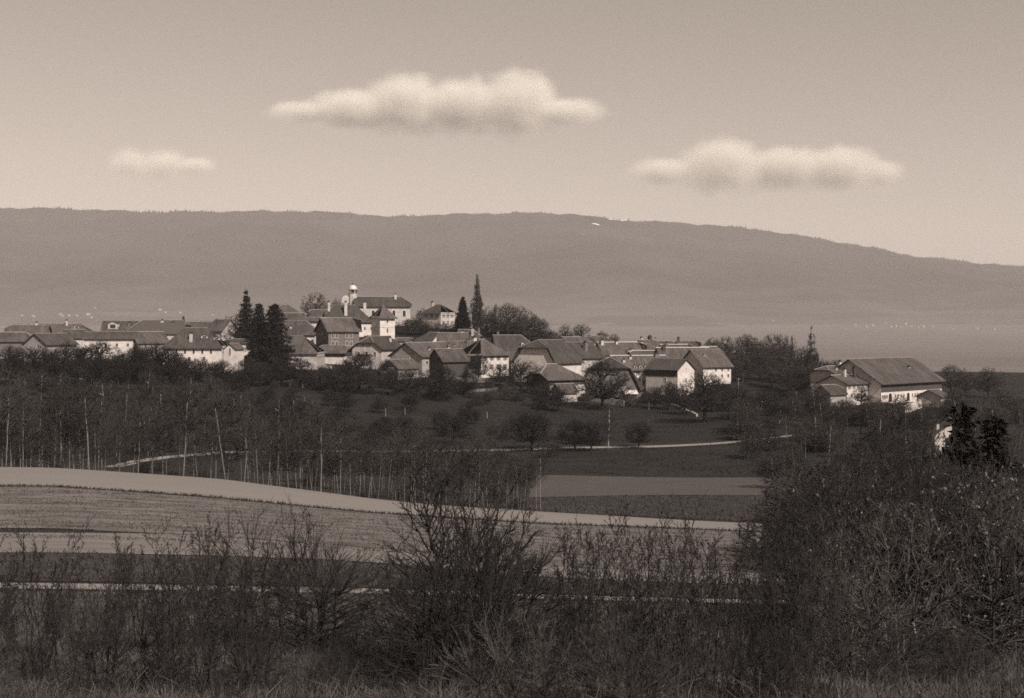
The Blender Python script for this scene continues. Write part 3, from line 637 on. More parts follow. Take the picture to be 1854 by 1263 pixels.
low_wall('pale terrace wall in front of the largest barn', [(1578,742),(1640,748),(1668,738)], 2.6, 'plaster_white', 400, 470)
low_wall('low wall strip at the left edge of the meadow', [(143,687),(176,688)], .5, 'plaster_white')
low_wall('rubble garden wall below the house with the dormer row', [(1170,722),(1225,738),(1262,754)], .9, 'stone_pale')
low_wall('broken garden wall right of the big orchard tree', [(1318,716),(1345,720)], 1.3, 'stone_pale')
low_wall('pale terrace edge near the wood right of the village', [(1370,728),(1400,731)], .6, 'stone_pale')
low_wall('rough stone wall under the shaded barn and the walnut tree', [(1052,722),(1085,728),(1130,736)], 2.0, 'stone_pale')
low_wall('garden wall fragment below the dark plank annex', [(846,712),(900,705)], .9, 'stone_grey')
low_wall('short pale wall below the wide hipped roof near the firs', [(556,660),(600,668)], 1.2, 'stone_pale')
low_wall('garden wall in front of the long white hipped house', [(326,672),(400,676)], 1.1, 'stone_pale')
house('barn', 'front barn with hipped brown roof and small lean-to left of the walnut tree', 1006, 658, 472, 30, 15, 15, 687, (.6,1), 'stone_pale', 1.0, boards=[('f',2.2),('l',2.5)], cat='barn')
house('lean_to', 'small lean-to roof below the front barn with the brown roof', 1022, 694, 458, 30, 6.5, 6, 711, (0,0), 'stone_pale', .6, cat='shed')
house('shed', 'low garden shed roof below the shuttered white house', 862, 684, 488, -10, 14, 6, 692, (0,0), 'stone_grey', .5, cat='shed')

# hamlets at the foot of the mountain
far = [(110,571,9),(114,573,6),(125,572,5),(140,573,7),(160,571,8),(166,576,5),(172,558,4),(290,562,6),(300,566,5),(326,567,7),(384,572,6),(700+700,581,4),(1548,589,7),(1568,592,5),(1580,590,5),(1602,586,5),(1612,592,6),(1622,591,5),(1630,592,6),(1640,588,5),(1650,592,5),(1662,593,6),(1672,592,5),(1690,592,5),(1716,594,6),(1725,596,5),(60,574,7),(40,572,6),(1770,596,6),(1800,597,5)]
gm = []
for wmat in range(2):
    b = MB(); b.box((0, 0, 3), (1.0*12, 9, 6)); b2 = MB()
    zt = 9.5
    for s in (-1, 1): b2.poly([(-6.6, s*5, 5.8), (6.6, s*5, 5.8), (6.6, 0, zt), (-6.6, 0, zt)])
    for s in (-1, 1): b.poly([(s*6, -4.5, 6), (s*6, 4.5, 6), (s*6, 0, 9.3)])
    w_ = bpy.data.meshes.new('wall'); w_.from_pydata(b.v, [], b.f); w_.materials.append(MATS['far_wall'])
    r_ = bpy.data.meshes.new('roof'); r_.from_pydata(b2.v, [], b2.f); r_.materials.append(MATS['far_roof']); gm.append((w_, r_))
for k, (px, row, wd) in enumerate(far):
    ys = np.arange(3000, 9000, 20.0); zz = np.where(ys > 6600, np.maximum(mount(X(px, ys), ys), hgt(X(px, ys), ys)), hgt(X(px, ys), ys)); y = float(ys[np.argmin(np.abs(HZ - zz*F/ys - row))])
    zg = max(float(mount(X(px, y), y)), H(X(px, y), y)) if y > 6600 else H(X(px, y), y)
    s = wd*.8*y/F/12
    o = empty('far_house', (X(px, y), y, zg - .5), radians(random.uniform(-40, 40) + (90 if k % 3 == 0 else 0)), (s, s, s*.85))
    tag(o, 'tiny white house in the hamlet at the %s foot of the mountain' % ('left' if px < 900 else 'right'), 'house', 'far houses at the %s foot of the mountain' % ('left' if px < 900 else 'right'))
    link('wall', gm[0][0], o); link('roof', gm[0][1], o)
# ------------------------------------------------------------------ trees and shrubs
def nrm(v):
    l = math.sqrt(v[0]*v[0] + v[1]*v[1] + v[2]*v[2]) or 1.0
    return (v[0]/l, v[1]/l, v[2]/l)
def cross(a, b): return (a[1]*b[2]-a[2]*b[1], a[2]*b[0]-a[0]*b[2], a[0]*b[1]-a[1]*b[0])

def grow(rng, segs, tips, p, d, ln, r, lv, P):
    """one branch as a bent run of segments, then its side branches"""
    n = P['nseg'][lv]; wob = P['wob'][lv]; up = P['up'][lv]; pts = [(p, d, r)]; tap = P['tap'][lv]
    r0 = r
    for i in range(n):
        d = nrm((d[0] + rng.gauss(0, wob), d[1] + rng.gauss(0, wob), d[2] + rng.gauss(0, wob) + up))
        q = (p[0] + d[0]*ln/n, p[1] + d[1]*ln/n, p[2] + d[2]*ln/n)
        r2 = max(P['rmin'], r0*(1 - (1 - tap)*(i+1)/n))
        segs.append((p, q, r, r2, lv)); p, r = q, r2; pts.append((p, d, r))
    if lv + 1 >= len(P['n']):
        tips.append((p, d)); return
    cnt = P['n'][lv+1]; cnt = max(1, int(round(cnt*rng.uniform(.8, 1.2)))); st = P['start'][lv+1]; az = rng.uniform(0, 6.28)
    for k in range(cnt):
        t = st + (1 - st)*(k + rng.random()*.9)/cnt; f = min(t, .999)*n; i = int(f); u = f - i
        a, b = pts[i], pts[i+1]
        pp = tuple(a[0][j]*(1-u) + b[0][j]*u for j in range(3)); dd = b[1]; rr = a[2]*(1-u) + b[2]*u
        az += 2.4 + rng.uniform(-.6, .6)
        ref = (0, 0, 1) if abs(dd[2]) < .9 else (1, 0, 0)
        e1 = nrm(cross(dd, ref)); e2 = cross(dd, e1)
        an = radians(P['ang'][lv+1]*rng.uniform(.7, 1.25))
        c, s = cos(an), sin(an); s1, s2 = s*cos(az), s*sin(az)
        nd = nrm(tuple(dd[j]*c + e1[j]*s1 + e2[j]*s2 for j in range(3)))
        shp = P['shape'](t) if lv == 0 else (1 - .45*t)
        grow(rng, segs, tips, pp, nd, ln*P['ratio'][lv+1]*shp*rng.uniform(.75, 1.2) if lv else P['H']*P['ratio'][1]*shp*rng.uniform(.8, 1.15), max(P['rmin'], min(rr*.8, rr*P['rr'][lv+1])), lv+1, P)

def tubes(segs, sides):
    A = np.array([s[0] for s in segs]); B = np.array([s[1] for s in segs]); R0 = np.array([s[2] for s in segs]); R1 = np.array([s[3] for s in segs])
    d = B - A; d /= np.maximum(np.linalg.norm(d, axis=1), 1e-6)[:, None]
    ref = np.where(np.abs(d[:, 2:3]) < .9, np.array([[0, 0, 1.0]]), np.array([[1.0, 0, 0]]))
    u = np.cross(d, ref); u /= np.linalg.norm(u, axis=1)[:, None]; v = np.cross(d, u)
    a = np.arange(sides)*2*pi/sides; ring = u[:, None]*np.cos(a)[None, :, None] + v[:, None]*np.sin(a)[None, :, None]
    V = np.concatenate([A[:, None] + ring*R0[:, None, None], B[:, None] + ring*R1[:, None, None]], 1)
    k = np.arange(sides); f = np.stack([k, (k+1) % sides, sides + (k+1) % sides, sides + k], 1)
    return V.reshape(-1, 3), (f[None] + (np.arange(len(segs))*2*sides)[:, None, None]).reshape(-1, 4)

def base_P(**k):
    P = dict(H=10., nseg=[6, 5, 4, 3, 2], n=[1, 9, 7, 6, 5], start=[0, .3, .25, .2, .15], ang=[0, 55, 50, 45, 45], ratio=[1, .5, .5, .5, .55],
             rr=[1, .55, .5, .5, .6], wob=[.06, .14, .16, .2, .22], up=[.02, .05, .06, .05, .02], tap=[.35, .3, .3, .4, .7], r0=.22, rmin=.03, trunk=.8, shape=lambda t: 1 - .5*abs(t - .45))
    P.update(k); return P

def bare_tree(seed, P, bark, twig, name):
    """meshes of a leafless tree: trunk with the main limbs, crown of branches and twigs"""
    rng = random.Random(seed); segs, tips = [], []
    stems = P.get('stems', 1)
    for s in range(stems):
        if stems == 1: p, d = (0, 0, -.4), (rng.gauss(0, .04), rng.gauss(0, .04), 1)
        else:
            a = rng.uniform(0, 6.28); rad = P.get('base', .4)*math.sqrt(rng.random()); ti = P.get('lean', .35)*rng.uniform(.2, 1.2)
            p, d = (rad*cos(a), rad*sin(a), -.3), nrm((ti*cos(a), ti*sin(a), 1))
        q = dict(P); f = rng.uniform(.6, 1.05) if stems > 1 else 1; q['H'] = P['H']*f
        grow(rng, segs, tips, p, d, q['H']*P['trunk'], P['r0']*rng.uniform(.7, 1.1), 0, q)
    zmax = max(s[1][2] for s in segs)
    sc = P['H']/zmax
    segs = [(tuple(c*sc for c in a), tuple(c*sc for c in b), r0, r1, lv) for a, b, r0, r1, lv in segs]
    tips = [(tuple(c*sc for c in a), d) for a, d in tips]
    cut = P.get('cut', 1)
    V, Fc = tubes([s for s in segs if s[4] <= cut - 1 or (s[4] == cut and s[2] > P['r0']*.25)], 6); tm = np_mesh('trunk', V, Fc, None, True); tm.materials.append(MATS[bark])
    V, Fc = tubes([s for s in segs if not (s[4] <= cut - 1 or (s[4] == cut and s[2] > P['r0']*.25))], 3); cm = np_mesh('crown', V, Fc); cm.materials.append(MATS[twig])
    ends = np.array([q[1] for q in segs if q[4] >= 1]); wd = 2*np.percentile(np.hypot(ends[:, 0], ends[:, 1]), 94)
    return dict(name=name, parts=[('trunk', tm), ('crown', cm)], H=P['H'], tips=tips, segs=segs, W=wd, asp=P.get('asp'))

def leaf_mesh(name, pts, size, rng, m, per=1, spread=.0, droop=0.0):
    n = len(pts)*per; C = np.repeat(np.array(pts), per, 0) + rng.normal(0, 1, (n, 3))*spread
    a = rng.normal(0, 1, (n, 3)); a /= np.linalg.norm(a, axis=1)[:, None]; b = np.cross(a, rng.normal(0, 1, (n, 3))); b /= np.linalg.norm(b, axis=1)[:, None]
    s = (size*rng.uniform(.6, 1.4, n))[:, None]
    a[:, 2] -= droop
    V = np.stack([C, C + a*s*.5 + b*s*.32, C + a*s, C + a*s*.5 - b*s*.32], 1).reshape(-1, 3)
    me = np_mesh(name, V, np.arange(n*4).reshape(-1, 4)); me.materials.append(MATS[m]); return me

LASTS = {}
def plant(kind, px, Y, h, label, group=None, cat='tree', wide=1.0, rz=None, dz=0.0, name=None):
    """stand a copy of a prepared tree on the ground: h in metres"""
    x = X(px, Y); s = h/kind['H']
    sw = h*kind['asp']/kind['W'] if kind.get('asp') else s
    o = empty(name or kind['name'], (x, Y, H(x, Y) + dz), random.uniform(0, 6.28) if rz is None else rz, (sw*wide, sw*wide, s))
    if kind['name'] == 'young_tree': o.rotation_euler = (random.gauss(0, .06), random.gauss(0, .06), o.rotation_euler[2])
    for pn, me in kind['parts']:
        c = link(pn, me, o)
        if pn in ('buds', 'leaves', 'twigs'): c['kind'] = 'stuff'
    tag(o, label, cat, group); return o
def plant_px(kind, px, base, top, label, group=None, y0=200, y1=640, **k):
    Y = hit(px, base, y0, y1); return plant(kind, px, Y, (base - top)/F*Y, label, group, **k)

def fill_tree(seed, Hh, W, z0, shape, N, rmin, twigs, tl, r0, bark, twig, name, alpha=.35, stems=1, base=.3, asp=None, trunk_top=.6, up=.35, thick=.5, limb=14, hw=1.0, tup=.25):
    """leafless tree whose limbs reach out to points spread through the whole crown; each limb as thick as what it carries"""
    rg = np.random.default_rng(seed)
    t = rg.random(N*2); a = rg.uniform(0, 2*pi, N*2); ph = rg.uniform(0, 6.28, 4)
    keep = rg.random(N*2) < np.maximum(.08, np.array([shape(q) for q in t]))**1.6; t, a = t[keep][:N], a[keep][:N]
    R = W/2*np.array([shape(q) for q in t])*(1 + .22*np.sin(3*a + ph[0] + 5*t) + .17*np.sin(5*a - 7*t + ph[1]) + .13*np.sin(13*t + 2*a + ph[2]))
    rr = R*rg.random(len(t))**.45
    zt = z0 + (Hh - z0)*t*(1 + .06*np.sin(2*a + ph[3]))
    C = np.stack([rr*np.cos(a), rr*np.sin(a), zt], 1)
    k3 = C*(7.5/min(W, Hh)); gap = np.sin(k3[:, 0]*1.3 + ph[0]) + np.sin(k3[:, 1]*1.4 + ph[1]) + np.sin(k3[:, 2]*1.6 + ph[2])
    C = C[gap > -.55 - rg.random(len(C))*.9]
    nodes, par, path = [], [], []
    for q in range(stems):
        b = (0, 0) if stems == 1 else tuple(base*rg.uniform(-1, 1, 2)); le = rg.normal(0, .03 if stems == 1 else .12, 2); wv = np.zeros(2); top = max(z0*1.05, z0 + trunk_top*(Hh - z0)*(1 if stems == 1 else rg.uniform(.2, .7)))
        m = 9; prev = -1
        for k in range(m):
            u = k/(m-1); wv += rg.normal(0, .012*Hh/m*2, 2)
            nodes.append((b[0] + le[0]*u*top + wv[0], b[1] + le[1]*u*top + wv[1], -.4 + u*(top + .4))); par.append(prev); path.append(0 if u*top < z0*.9 else (u*top - z0*.9)*.6); prev = len(nodes) - 1
            if u*top < z0*.75: path[-1] = 1e3 if stems == 1 else .5
    n0 = len(nodes); X_ = np.zeros((n0 + len(C), 3)); X_[:n0] = nodes; pt = np.zeros(n0 + len(C)); pt[:n0] = path
    o = np.argsort(np.linalg.norm((C - np.array([0, 0, z0]))*np.array([1, 1, .8]), axis=1)); C = C[o]; n = n0; par = par + [0]*len(C)
    for c in C:
        df = c - X_[:n]; d = np.sqrt(((df*np.array([hw, hw, 1]))**2).sum(1)); k = int(np.argmin(d + alpha*pt[:n] + up*np.maximum(0, -df[:, 2])))
        X_[n] = c; par[n] = k; pt[n] = pt[k] + d[k] if k >= n0 else d[k] + (pt[k] if pt[k] < 900 else 0); n += 1
    cnt = np.ones(n)
    for k in range(n - 1, -1, -1):
        if par[k] >= 0: cnt[par[k]] += cnt[k]
    rad = np.minimum(rmin*cnt**thick, r0)
    for k in range(n0):
        rad[k] = max(rad[k], min(r0, r0*(1.08 - X_[k, 2]/(Hh*1.02))))
    segs, trk = [], []
    for k in range(n):
        if par[k] < 0: continue
        big = k < n0 or cnt[k] > N/limb
        (trk if big else segs).append((X_[par[k]], X_[k], min(rad[par[k]], rad[k]*1.5), rad[k], 2))
    ends = []
    idx = np.repeat(np.nonzero(cnt[:n] < 6)[0], twigs); idx = idx[idx >= n0]
    pd = X_[idx] - X_[np.array(par)[idx]]; pd /= np.maximum(np.linalg.norm(pd, axis=1), 1e-6)[:, None]
    dr = pd*.8 + rg.normal(0, .55, (len(idx), 3)); dr[:, 2] += tup; dr /= np.linalg.norm(dr, axis=1)[:, None]; L = tl*rg.uniform(.5, 1.3, len(idx))
    st = X_[idx] + (X_[np.array(par)[idx]] - X_[idx])*rg.random(len(idx))[:, None]; en = st + dr*L[:, None]
    segs += [(st[k], en[k], rmin*.9, rmin*.55, 4) for k in range(len(idx))]
    V, Fc = tubes(trk, 6); tm = np_mesh('trunk', V, Fc, None, True); tm.materials.append(MATS[bark])
    V, Fc = tubes(segs, 3); cm = np_mesh('crown', V, Fc); cm.materials.append(MATS[twig])
    return dict(name=name, parts=[('trunk', tm), ('crown', cm)], H=Hh, W=W, asp=asp, tips=en, segs=segs)

dome = lambda t: math.sqrt(max(0, 1 - (t*1.0)**2.2))*(.62 + .38*min(1, t*3.2))
ball = lambda t: max(.05, math.sin(pi*min(1, .12 + .88*t)))**.55
tallc = lambda t: max(.04, math.sin(pi*(.1 + .9*t)**.8))**.7
spire = lambda t: max(.05, (1 - t)**.55*min(1, .45 + t*2.5))
pop = lambda t: float(np.interp(t, [0, .15, .35, .55, .68, .85, 1], [.55, .85, 1, .8, .42, .34, .12]))
mound = lambda t: math.sqrt(max(.01, 1 - t*t))
ORCH = [fill_tree(20 + i, 9, 10.5, 2.0, dome, 1500, .026, 3, .75, .3, 'bark_dark', 'twig_dark', 'fruit_tree', asp=1.16) for i in range(3)]
TALL = [fill_tree(40 + i, 13, 12, 2.6, ball, 1500, .03, 3, .9, .36, 'bark_brown', 'twig_brown', 'bare_tree', asp=.95) for i in range(3)]
YOUNG = [fill_tree(60 + i, 12, 4.9, 6.0, tallc, 330, .017, 3, .8, .052, 'bark_pale' if i > 1 else 'bark_grey', 'twig_brown', 'young_tree', asp=.36, trunk_top=.5, alpha=.3, limb=1.2) for i in range(4)]
SAPL = [fill_tree(80 + i, 9, 6.5, 1.2, ball, 800, .024, 3, .7, .12, 'bark_grey', 'twig_brown', 'young_tree', asp=.8, trunk_top=.8) for i in range(2)]
BUSH = [fill_tree(90 + i, 4.5, 6.5, .3, mound, 800, .022, 3, .6, .07, 'bark_dark', 'twig_dark' if i else 'twig_brown', 'bare_bush', asp=1.4, stems=5, base=.8) for i in range(2)]
POPL = [fill_tree(100 + i, 24, 4.8, 1.6, pop, 1900, .03, 4, 1.1, .3, 'bark_brown', 'twig_brown', 'poplar', asp=.27, trunk_top=.96, alpha=.1, up=2.5, hw=3.2, tup=1.6) for i in range(2)]
BIRC = [fill_tree(110, 12, 6, 3.4, tallc, 600, .022, 3, .7, .2, 'bark_pale', 'bark_brown', 'birch_tree', asp=.5, trunk_top=.85)]

def conifer(seed, Hh, rad, tiers, per, name, droop=.25, dense=1.0, col=0.0, blunt=1.0, size=.55):
    rng = random.Random(seed); nr = np.random.default_rng(seed); segs = [((0, 0, -.4), (0, 0, Hh*.98), Hh*.016, .03, 0)]; pts = []
    for i in range(tiers):
        t = col + (1 - col)*(i + rng.random()*.5)/tiers; z = Hh*t; rr = rad*(1 - t)**blunt*rng.uniform(.8, 1.12) + .15
        for k in range(per):
            a = 6.28*k/per + rng.uniform(-.3, .3) + i*1.1; l = rr*rng.uniform(.7, 1.12)
            e = (l*cos(a), l*sin(a), z - droop*l + .25*droop*l*l/max(rad, .1)); segs.append(((0, 0, z), e, .05, .02, 1))
            m = max(3, int(l/size*4*dense))
            for j in range(m):
                u = (j + rng.random())/m; wd = .32*l*(1 - u*.75)
                q = rng.uniform(-wd, wd); pts.append((e[0]*u - sin(a)*q, e[1]*u + cos(a)*q, z + (e[2]-z)*u + rng.uniform(-.25, .1)*size*2))
    V, Fc = tubes(segs, 4); tm = np_mesh('trunk', V, Fc); tm.materials.append(MATS['bark_dark'])
    return dict(name=name, H=Hh, parts=[('trunk', tm), ('crown', leaf_mesh('crown', pts, size, nr, 'needle', 3, size*.25, .25))])
FIR = [conifer(1, 22, 6.0, 17, 8, 'fir_tree', .12, 1.5, size=.62, blunt=.8), conifer(2, 22, 7.6, 16, 8, 'fir_tree', .18, 1.5, size=.7, blunt=.62)]
SEQ = conifer(3, 20, 3.9, 44, 15, 'sequoia_tree', -.15, 1.4, blunt=.8, size=.5)
SPR = conifer(4, 14, 3.2, 26, 8, 'spruce_tree', .35, size=.5)

# evergreens and poplars of the village
plant(FIR[0], 446, 545, 26.5, 'tallest and leftmost fir, a slim dark spire in the village', wide=.95)
plant(FIR[1], 469, 508, 25.5, 'middle dark fir of the group, squeezed between its neighbours', wide=.75)
plant(FIR[1], 497, 503, 26.0, 'broadest dark fir, rightmost of the three', wide=1.05, rz=2)
plant(SEQ, 838, 602, 18.8, 'dense dark conical sequoia left of the tall poplar', wide=1.3)
plant(POPL[0], 864, 615, 27.5, 'tall bare poplar rising highest of all on the skyline', wide=.85)
plant(POPL[1], 1470, 490, 24.5, 'pointed bare poplar beside the right-hand wood', wide=.95)
plant(POPL[0], 1434, 495, 20.5, 'thin shorter poplar left of the pointed one', wide=.6)
# bare trees on the skyline
for k, Y, px, base, h, lab, wd in [
    (0, 632, 572, 0, 16, 'round-crowned bare tree left of the church', 1.0), (1, 640, 612, 0, 12.5, 'low bare tree before the church turret', 1.05),
    (1, 655, 766, 0, 9, 'small bare tree between church and villa', .9), (2, 662, 806, 0, 9.5, 'bare tree rising behind the villa roof', .9),
    (1, 622, 882, 0, 13, 'bare tree next right of the tall poplar', .75), (0, 625, 898, 0, 14, 'slender bare tree second right of the poplar', .7), (2, 612, 919, 0, 16.5, 'highest bare tree in the clump right of the poplar', .9),
    (0, 615, 940, 0, 15, 'thick bare tree in the middle of the skyline clump', .95), (1, 610, 958, 0, 14, 'bare tree on the sloping right half of the skyline clump', 1.0), (2, 612, 978, 0, 11, 'spreading bare tree near the end of the skyline clump', 1.0), (1, 612, 993, 0, 6.5, 'lowest tree at the right end of the skyline clump', 1.2),
    (0, 605, 1024, 0, 9.5, 'left one of the twin bare trees on the open skyline', 1.05), (2, 605, 1052, 0, 10.5, 'right one of the twin bare trees on the open skyline', .95), (1, 640, 1090, 0, 6, 'tuft of a bare tree over the skyline roofs', 1.1), (0, 640, 1112, 0, 5, 'low bare tree behind the skyline roofs, right of the tuft', 1.1),
    (1, 600, 1290, 0, 9, 'bare tree at the end of the roof row', 1.0), (0, 590, 1314, 0, 10.5, 'bare tree right of the pale-verged roof', 1.0), (2, 560, 1362, 0, 12, 'broad bare tree on the edge of the right-hand wood', 1.15), (1, 555, 1386, 0, 11, 'bare tree in the gap of the right-hand wood', 1.0), (0, 560, 1415, 0, 14.5, 'highest round-crowned bare tree of the right-hand wood', .95),
    (2, 520, 1452, 0, 14.5, 'bare tree between the two poplars on the right', .9), (1, 515, 1488, 0, 11, 'bare tree right of the pointed poplar', .95), (0, 540, 1512, 0, 9, 'bare tree behind the upper farmhouse roof', 1.0), (2, 520, 1722, 0, 11, 'tree behind the right end of the largest barn', 1.0), (1, 510, 1748, 0, 10, 'bare tree at the right margin beyond the small shed', 1.1), (0, 500, 1790, 0, 11, 'bare tree standing farthest right behind the farm', 1.1)]:
    plant(TALL[k], px, Y, h, lab, 'bare trees on the skyline', wide=wd)
for i, (px, Y, h, lab) in enumerate([(1330, 540, 11.5, 'bare tree at the left end of the right-hand wood'), (1345, 520, 10, 'bushy tree low in the right-hand wood'), (1376, 525, 12, 'dense bare tree in the middle of the right-hand wood'), (1398, 505, 11.5, 'bare tree in front of the highest round crown'), (1428, 490, 12.5, 'bare tree under the thin poplar'), (1446, 478, 11.5, 'bare tree low between the two poplars'), (1462, 470, 11, 'bare tree at the foot of the pointed poplar'), (1485, 462, 10.5, 'bare tree left of the lean-to'), (1352, 575, 13, 'skyline tree left of the broad one in the right-hand wood'), (1400, 575, 13.5, 'skyline tree beside the highest round crown'), (1500, 500, 11.5, 'bare tree right behind the upper farmhouse'), (1478, 480, 13, 'upright bare tree next right of the pointed poplar'), (1422, 520, 14, 'upright bare tree left of the thin poplar')]):
    plant(TALL[i % 3], px, Y, h, lab, 'trees of the right-hand wood', wide=1.15)
# orchard and village-edge trees: (px, base row, top row)
for k, px, base, top, wd, lab in [
    (0, 650, 713, 640, 1.15, 'dark round-crowned tree alone on the meadow below the firs'), (1, 796, 724, 660, 1.1, 'dark tree below the plank annex'), (2, 944, 712, 652, 1.0, 'tree masking the corner of the front barn'),
    (0, 1092, 742, 652, 1.0, 'big walnut tree before the shaded barn'), (1, 1276, 765, 676, 1.0, 'big dark tree right of the bright white gable'), (2, 1156, 812, 762, 1.0, 'small round tree standing by the path, right of the birch'),
    (0, 1040, 817, 760, 1.1, 'round tree by the path, left one of the pair'), (1, 1071, 817, 762, 1.0, 'round tree by the path, right one of the pair'), (2, 962, 816, 742, 1.15, 'broad dark tree by the path left of the pair'),
    (1, 122, 700, 622, 1.1, 'bushy tree hiding the leftmost house'), (0, 182, 690, 618, 1.0, 'bushy tree left of the bright wall strip'), (2, 258, 690, 622, 1.0, 'bushy tree right of the bright wall strip'), (1, 308, 694, 632, 1.0, 'dark tree left of the long white hipped house'),
    (1, 18, 700, 628, 1.1, 'bushy tree before the low barn farthest left'), (2, 62, 698, 626, 1.15, 'bushy tree before the half-cut house at the left margin'), (0, 98, 700, 636, 1.0, 'dark tree screening the leftmost pale gable'), (2, 244, 694, 630, 1.0, 'dark tree right beside the bright wall strip'), (1, 320, 694, 640, 1.0, 'dark tree at the corner between streaked barn and white hipped house'), (0, 155, 696, 628, 1.2, 'dark bushy tree between the two leftmost ones'), (2, 214, 696, 640, 1.1, 'low bushy tree under the bright wall strip'), (1, 284, 694, 624, 1.15, 'dark bushy tree before the streaked barn roof'), (0, 332, 692, 648, 1.1, 'small tree at the left corner of the long white house'), (1, 445, 694, 650, 1.1, 'tree under the low outhouse'), (2, 385, 692, 655, 1.1, 'low tree between the two thin orchard trees'), (1, 510, 700, 650, 1.15, 'low tree before the broadest fir'), (2, 625, 706, 660, 1.0, 'tree left of the round-crowned meadow tree'), (0, 745, 712, 668, 1.1, 'tree below the small low gabled outbuilding'), (1, 1010, 745, 700, 1.1, 'tree under the small lean-to roof'), (2, 1240, 750, 700, 1.0, 'tree under the bright white gable'), (0, 1305, 745, 690, 1.1, 'tree below the white end wall'), (2, 362, 690, 648, 1.0, 'thin orchard tree before the long white house'), (0, 402, 694, 652, 1.0, 'orchard tree before the small gabled annex'), (1, 545, 702, 650, 1.1, 'orchard tree right below the firs'), (2, 590, 708, 662, 1.0, 'orchard tree below the long low shed'),
    (2, 715, 716, 668, 1.0, 'small orchard tree below the tiny hut'), (0, 846, 716, 672, .9, 'small tree below the low garden shed'), (1, 905, 700, 660, 1.0, 'small tree against the shuttered white house'), (2, 866, 690, 640, .8, 'bare tree against the dark side of the shuttered house'),
    (1, 985, 738, 690, 1.0, 'dark tree below the front barn'), (2, 1212, 742, 690, .8, 'small tree before the bright white gable'), (0, 1185, 740, 700, .9, 'low tree below the cream house with dormers'), (1, 1335, 760, 700, 1.0, 'tree below the rightmost house of the row'), (2, 1388, 765, 705, 1.1, 'tree at the near edge of the right-hand wood'),
    (0, 612, 802, 742, 1.1, 'dark tree in the middle of the meadow slope'), (1, 730, 806, 750, 1.1, 'dark spreading tree low on the meadow'), (2, 822, 804, 748, 1.0, 'dark tree low on the meadow, left of the broad one'), (0, 480, 752, 700, 1.0, 'loose tree on the meadow slope below the firs'), (1, 430, 720, 672, 1.0, 'orchard tree on the slope under the annex'),
    (2, 700, 690, 650, .8, 'slight tree beside the cream balcony house'), (1, 1560, 735, 700, .9, 'small tree before the white farmhouse'), (2, 470, 700, 655, 1.1, 'tree at the foot of the fir group')]:
    plant_px(ORCH[k], px, base, top, lab, 'fruit trees round the village', wide=wd)
plant_px(BIRC[0], 1101, 809, 730, 'pale slender birch by the path right of the round pair', cat='tree')
for k, px, base, top, lab in [(0, 738, 605, 578, 'bush on the bank right of the tower'), (1, 752, 606, 576, 'dark bush below the church wall'), (0, 770, 604, 580, 'bush below the villa'), (1, 800, 604, 584, 'bush under the shuttered villa side'), (0, 818, 606, 586, 'bush left of the sequoia foot'), (1, 880, 608, 578, 'bush at the foot of the poplar'), (0, 905, 610, 582, 'bush under the skyline clump, left one'), (1, 930, 610, 584, 'bush under the skyline clump, middle one'), (0, 960, 612, 590, 'bush under the skyline clump, right one'), (1, 1000, 616, 602, 'low bush where the clump runs out'), (0, 432, 612, 570, 'feathery bush left of the tallest fir')]:
    plant_px(BUSH[k], px, base, top, lab, 'bushes on the church bank', y0=560, y1=680, cat='bush', wide=1.5)
hx = np.random.default_rng(5)
for i in range(60):   # garden bushes along the lower village edge
    px = 60 + i*28.5 + hx.uniform(-18, 18)
    if 1575 < px < 1665: continue
    Y = hit(px, np.interp(px, [92, 650, 1000, 1300, 1600, 1750], [684, 700, 722, 738, 745, 748]) + hx.uniform(-8, 8), 380, 520)
    plant(BUSH[i % 2], px, Y, hx.uniform(2.5, 5), 'bare twiggy bush along the lower village gardens', 'bushes along the village gardens', 'bush', 1.2)
# the thicket of young trees in the hollow beyond the pale field
for i in range(185):
    u = (i + hx.random())/185; px = -60 + 1040*u; Y = hx.uniform(186, 262) if i % 3 else hx.uniform(172, 200)
    if px > 830: Y = hx.uniform(178, 205)
    if 190 < px < 440 and (i % 5) < 3: continue
    hh = np.interp(px, [-60, 150, 400, 700, 980], [15.5, 15.5, 14.5, 12.5, 9])*hx.uniform(.6, 1.1)
    plant(YOUNG[i % 2 if px < 380 and i % 5 else i % 4], px, Y, hh, 'slender bare young tree in the thicket beyond the bare field', 'young trees of the thicket', 'tree', hx.uniform(.9, 1.3))
for i in range(75):
    px = hx.uniform(-60, 560); Y = hx.uniform(305 if px < 300 else 345, 432 if px < 380 else 385)
    plant(SAPL[i % 2], px, Y, hx.uniform(6, 10.5), 'bare brown young tree on the wooded slope above the path', 'young trees on the slope', 'tree', hx.uniform(.9, 1.2))
for i in range(26):
    px = hx.uniform(-60, 960); Y = hx.uniform(176, 300)
    plant(BUSH[i % 2], px, Y, hx.uniform(1.5, 2.8), 'bare bush in the undergrowth of the thicket', 'bushes of the thicket', 'bush', 1.2)
